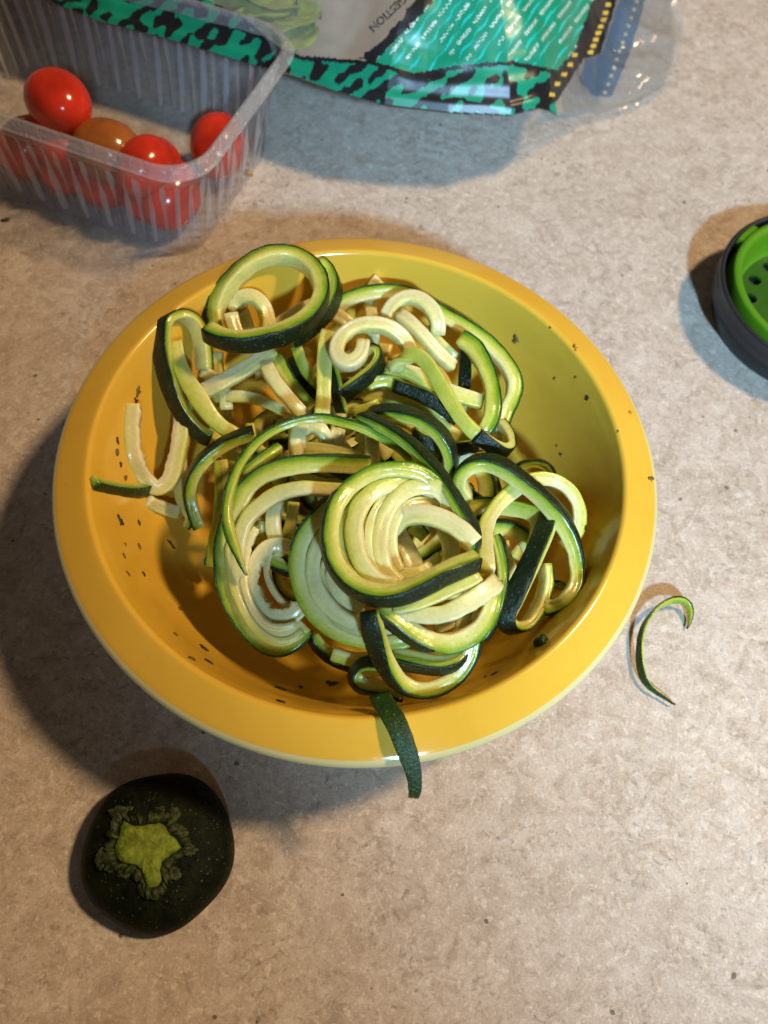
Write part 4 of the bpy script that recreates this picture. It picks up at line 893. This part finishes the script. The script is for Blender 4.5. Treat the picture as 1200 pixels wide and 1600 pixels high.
def build_bag():
    xs = np.arange(BX0, BX1, ST); ys = np.arange(0.165, BY1, ST * 1.15)
    X, Y = np.meshgrid(xs, ys); sh = X.shape
    ins = inside(top_poly, X.ravel(), Y.ravel()).reshape(sh)
    D = np.where(ins, edist(X, Y), 0)
    # coarse noise interpolation for speed
    def cn(s, seed):
        gg = 0.004 if s < 100 else 0.0013
        gx = np.arange(BX0, BX1 + 0.01, gg); gy = np.arange(0.165, BY1 + 0.01, gg)
        GX, GY = np.meshgrid(gx, gy); g = vnoise(GX, GY, s, seed)
        fx = (X - BX0) / gg; fy = (Y - 0.165) / gg; ix = np.minimum(fx.astype(int), len(gx) - 2); iy = np.minimum(fy.astype(int), len(gy) - 2); tx = fx - ix; ty = fy - iy
        return g[iy, ix] * (1 - tx) * (1 - ty) + g[iy, ix + 1] * tx * (1 - ty) + g[iy + 1, ix] * (1 - tx) * ty + g[iy + 1, ix + 1] * tx * ty
    Z = bag_h(X, Y, D, cn(28, 1.0) + 0.6 * cn(60, 2.0), cn(140, 5.0))
    # pixel position of each vertex
    d = np.stack([X - CAM[0], Y - CAM[1], Z - CAM[2]], -1); q = d @ FW
    U = 600 + FPX * (d @ CR) / q; V = 800 - FPX * (d @ CU) / q
    n3 = cn(330, 7.0); n4 = cn(520, 9.0)
    Ur, Vr = U + n3 * 3, V + n4 * 3
    mat_id = np.zeros(sh, int)                        # 0 clear film
    def poly(p, u=Ur, v=Vr): return inside(np.array(p, float), u.ravel(), v.ravel()).reshape(sh)
    panel = poly([(583, 100), (640, 42), (700, -30), (760, -110), (980, -110), (925, 0), (897, 79), (868, 112), (800, 99), (720, 106), (645, 119)])
    band = poly([(-300, -80), (-100, -75), (60, -62), (180, -40), (300, -10), (370, 22), (415, 62), (440, 82), (470, 92), (530, 96), (583, 100), (645, 119), (720, 106), (800, 99), (868, 112), (838, 139), (868, 160), (880, 240), (0, 240), (-300, 200)])
    stripe = poly([(980, -110), (925, 0), (897, 79), (868, 112), (838, 139), (868, 160), (911, 92), (937, 85), (963, 0), (1010, -110)])
    bluef = poly([(1012, -110), (967, 0), (940, 85), (914, 93), (905, 125), (925, 150), (955, 152), (985, 80), (1008, 0), (1045, -110)])
    diag = poly([(560, 92), (583, 100), (640, 42), (700, -30), (760, -110), (725, -110), (672, -30), (618, 40), (590, 70)], U + n3 * 8, V + n4 * 8)
    mat_id[band] = 1
    # black block ornament inside the band
    orn = (cn(150, 12.0) + 0.45 * cn(330, 14.0) + 0.25 * np.sin(U * 0.13 + V * 0.22)) > -0.02
    mat_id[band & orn] = 2
    mat_id[panel] = 1
    # aqua wavy lines parallel to the diagonal
    al = (U * -0.6 + V * 0.8)
    k = (U * 0.80 + V * 0.60) + 1.5 * np.sin(al * 0.15 + 1.5 * np.sin(U * 0.03)) + n3 * 2.0
    row = np.floor(k / 25.0); kr = k % 25.0
    mat_id[panel & (np.abs(kr - 2) < 1.1 + 0.8 * np.sin(al * 0.13 + row))] = 3
    kt = (U * 0.80 + V * 0.60) + n3 * 0.6; row = np.floor(kt / 25.0); kr = kt % 25.0
    # white print lines (too small to read) between the aqua lines
    glyph = ((np.sin(al * 1.5 + row * 3) + 0.6 * np.sin(al * 2.31 + row * 7 + kr * 1.3) + n4 * 0.8) > -0.1) & (np.abs(kr - 14) < 2.6) & (np.sin(al * 0.15 + row * 1.7) > -0.8)
    mat_id[panel & glyph & (V < 84 + 14 * np.sin(row * 2.1))] = 4
    mat_id[diag] = 2
    # outline above the band
    vb = np.interp(U, [370, 415, 440, 470, 530, 583, 645, 720, 800, 868], [22, 62, 82, 92, 96, 100, 119, 106, 99, 112])
    mat_id[(np.abs(V + n3 * 2.5 - vb) < 3.2) & (U < 875) & (U > 200) & ins & (U > 370)] = 2
    mat_id[stripe] = 2
    mat_id[bluef] = 5
    for a, b in [(663, 22), (650, 62), (640, 97), (627, 130), (614, 163), (602, 195), (590, 226), (576, 257), (498, 270), (476, 318), (446, 366), (413, 413), (386, 467), (676, -20), (690, -62)]:
        u0, v0 = 740 + a / 3.158, b / 3.158
        mat_id[(np.abs(U - u0 + 0.25 * (V - v0)) < 4.2) & (np.abs(V - v0) < 3.0)] = 6
    for i in range(12):
        t = i / 11; u0 = 995 - 50 * t; v0 = 2 + 143 * t
        mat_id[(np.abs(U - u0) < 2.6) & (np.abs(V - v0) < 2.6) & bluef] = 7
    idx = -np.ones(sh, int); keep = ins
    root = empty('salad_bag', (0.0, 0.33, 0)); tag(root, 'crumpled green and black printed plastic bag lying behind the bowl', 'bag')
    fq = keep[:-1, :-1] & keep[1:, :-1] & keep[:-1, 1:] & keep[1:, 1:]
    specs = {0: ('clear_film', M_BAGF), 1: ('green_print', M_BAGG), 2: ('black_print', M_BAGK), 3: ('aqua_lines', M_BAGL), 4: ('white_print', M_BAGW), 5: ('blue_film', M_BAGB), 6: ('yellow_squares', M_BAGY), 7: ('tan_squares', M_BAGT)}
    ii, jj = np.nonzero(fq); mm = mat_id[ii, jj]
    W = sh[1]; allv = np.stack([X.ravel(), Y.ravel(), Z.ravel()], -1)
    for m_, (nm, mt) in specs.items():
        s = mm == m_
        if not s.any(): continue
        a = ii[s] * W + jj[s]; quad = np.stack([a, a + 1, a + W + 1, a + W], -1)
        un, inv = np.unique(quad.ravel(), return_inverse=True)
        me = bpy.data.meshes.new(nm); vv = allv[un]
        me.vertices.add(len(un)); me.vertices.foreach_set('co', vv.ravel().astype(np.float32))
        nl = len(quad) * 4; me.loops.add(nl); me.loops.foreach_set('vertex_index', inv.astype(np.int32).ravel())
        me.polygons.add(len(quad)); me.polygons.foreach_set('loop_start', np.arange(0, nl, 4, dtype=np.int32))
        me.update(calc_edges=True); me.validate(); me.shade_smooth(); me.materials.append(mt)
        o = bpy.data.objects.new(nm, me); COL.objects.link(o); child_at(o, root)
    # underside, curving from the seam down to the counter
    gs = 6; Xs, Ys, Ds, Ks = X[::gs, ::gs], Y[::gs, ::gs], D[::gs, ::gs], ins[::gs, ::gs]
    Zs = 0.0012 + (seam_z(Xs) - 0.0016) * np.exp(-Ds / 0.065); Ws = Xs.shape[1]
    fq2 = Ks[:-1, :-1] & Ks[1:, :-1] & Ks[:-1, 1:] & Ks[1:, 1:]; a2, b2 = np.nonzero(fq2)
    for nm, mt, sel in (('underside', M_BAGU, Xs[a2, b2] < 0.072), ('clear_underside', M_BAGF, Xs[a2, b2] >= 0.072)):
        q0 = (a2 * Ws + b2)[sel]; quad = np.stack([q0, q0 + Ws, q0 + Ws + 1, q0 + 1], -1); un, inv = np.unique(quad.ravel(), return_inverse=True)
        vv = np.stack([Xs.ravel(), Ys.ravel(), Zs.ravel()], -1)[un]
        o = mesh_obj(nm, vv, [tuple(map(int, q)) for q in inv.reshape(-1, 4)], mt); child_at(o, root)
    # lettering
    def surf(px, py):
        dd = ray(px, py); best = None
        for t in np.linspace(0.2, 0.6, 900):
            p = CAM + dd * t
            ix = int((p[0] - BX0) / ST); iy = int((p[1] - 0.165) / (ST * 1.15))
            if 0 <= ix < sh[1] and 0 <= iy < sh[0] and p[2] <= Z[iy, ix]: return p - dd / np.linalg.norm(dd) * 0.0006
        return CAM + dd * 0.45
    def lettering(txt, org, dirv, size, mat):
        cu = bpy.data.curves.new('lettering', 'FONT'); cu.body = txt; cu.size = 1.0; cu.resolution_u = 3; cu.offset = 0.018
        to = bpy.data.objects.new('lettering_tmp', cu); COL.objects.link(to)
        bpy.context.view_layer.update()
        me = bpy.data.meshes.new_from_object(to.evaluated_get(bpy.context.evaluated_depsgraph_get()))
        bpy.data.objects.remove(to)
        dv = np.array(dirv, float); dv /= np.linalg.norm(dv); uv = np.array([dv[1], -dv[0]])     # letter-up on the picture
        for v in me.vertices:
            q = np.array(org) + dv * v.co.x * size * 1.06 + uv * v.co.y * size
            v.co = Vector(surf(q[0], q[1]))
        me.materials.clear(); me.materials.append(mat)
        o = bpy.data.objects.new('lettering', me); COL.objects.link(o); child_at(o, root)
    lettering('SUGGESTION', (655, -32), (-0.73, 0.68), 17, M_BAGK)
    return X, Y, Z
build_bag()
# leaves of salad in the bag window
rnd = random.Random(5)
def leaf(px, py, z, s, ang, label):
    p = P(px, py, z); v = []; f = []
    nu, nv = 9, 7
    for i in range(nu):
        t = i / (nu - 1); wd = math.sin(math.pi * min(1, t * 1.02)) ** 0.7 * 0.42
        for j in range(nv):
            q = (j / (nv - 1) - 0.5) * 2
            x = (t - 0.5) * s; y = q * wd * s; zz = 0.12 * s * (q * q) + 0.05 * s * math.sin(9 * t + 4 * q) - 0.15 * s * (t - .5) ** 2
            v.append((x * math.cos(ang) - y * math.sin(ang), x * math.sin(ang) + y * math.cos(ang), zz))
    for i in range(nu - 1):
        for j in range(nv - 1): f.append((i * nv + j, (i + 1) * nv + j, (i + 1) * nv + j + 1, i * nv + j + 1))
    o = mesh_obj('salad_leaf', v, f, M_LEAF); o.location = tuple(p)
    md = o.modifiers.new('thickness', 'SOLIDIFY'); md.thickness = 0.0006
    tag(o, label, 'leaf', 'salad leaves in the bag')
for px, py, z, s, a in [(440, 30, .042, .04, .4), (462, 58, .040, .028, 1.2), (395, 10, .042, .045, .1), (340, -8, .042, .05, 2.0), (410, -20, .045, .05, 2.5)]:
    leaf(px, py, z, s, a, 'yellow-green salad leaf showing through the clear window of the bag')

# ------------------------------------------------------------------ green and black spiral cutter cup
def cutter():
    cx, cy = 0.1950, 0.1345
    root = empty('spiral_cutter', (cx, cy, 0)); tag(root, 'round black plastic cutter cup with a lime green insert at the counter edge', 'kitchen tool')
    def lt(name, prof, mat):
        return lathe(name, smooth_prof(prof, 3), mat, root, 128)
    lt('cup', [(40, 0.2), (42.5, 0.4), (44.2, 1.6), (45.6, 8), (47.2, 16), (48.0, 20.2), (47.6, 21.2), (46.6, 21.4), (45.8, 20.8), (45.4, 18), (44, 7), (0, 4)], M_BLACKP)
    lt('insert_ring', [(43.4, 14), (43.2, 19), (42.6, 22.2), (41.8, 23), (40.4, 23.2), (39.2, 22.6), (38.4, 21), (37.4, 15), (36.0, 10), (34.6, 8.2)], M_GREENP)
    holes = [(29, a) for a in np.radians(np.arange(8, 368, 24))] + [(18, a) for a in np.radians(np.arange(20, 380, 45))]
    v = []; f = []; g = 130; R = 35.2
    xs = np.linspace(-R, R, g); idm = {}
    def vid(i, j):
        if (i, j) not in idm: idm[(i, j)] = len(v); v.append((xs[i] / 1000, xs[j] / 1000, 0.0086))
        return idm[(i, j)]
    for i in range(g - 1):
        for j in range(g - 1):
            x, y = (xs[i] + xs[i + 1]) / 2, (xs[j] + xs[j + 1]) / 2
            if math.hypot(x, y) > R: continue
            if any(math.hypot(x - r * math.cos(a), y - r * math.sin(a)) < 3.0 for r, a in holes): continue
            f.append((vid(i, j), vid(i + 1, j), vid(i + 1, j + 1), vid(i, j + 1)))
    o = mesh_obj('perforated_floor', v, f, M_GREEN_SHADED, root, smooth=False)
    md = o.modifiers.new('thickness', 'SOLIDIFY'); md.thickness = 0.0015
    a0 = math.radians(140); vv = []; ff = []
    for k in range(7):
        a = a0 + math.radians(-8 + 16 * k / 6)
        for r, z in ((42.8, 17), (45.2, 18), (45.2, 22.4), (42.8, 22.8)): vv.append((r / 1000 * math.cos(a), r / 1000 * math.sin(a), z / 1000))
    for k in range(6):
        for q in range(4): ff.append((k * 4 + q, k * 4 + (q + 1) % 4, (k + 1) * 4 + (q + 1) % 4, (k + 1) * 4 + q))
    ff += [(0, 3, 2, 1), (24, 25, 26, 27)]
    mesh_obj('locking_lug', vv, ff, M_GREENP, root, smooth=False)
cutter()
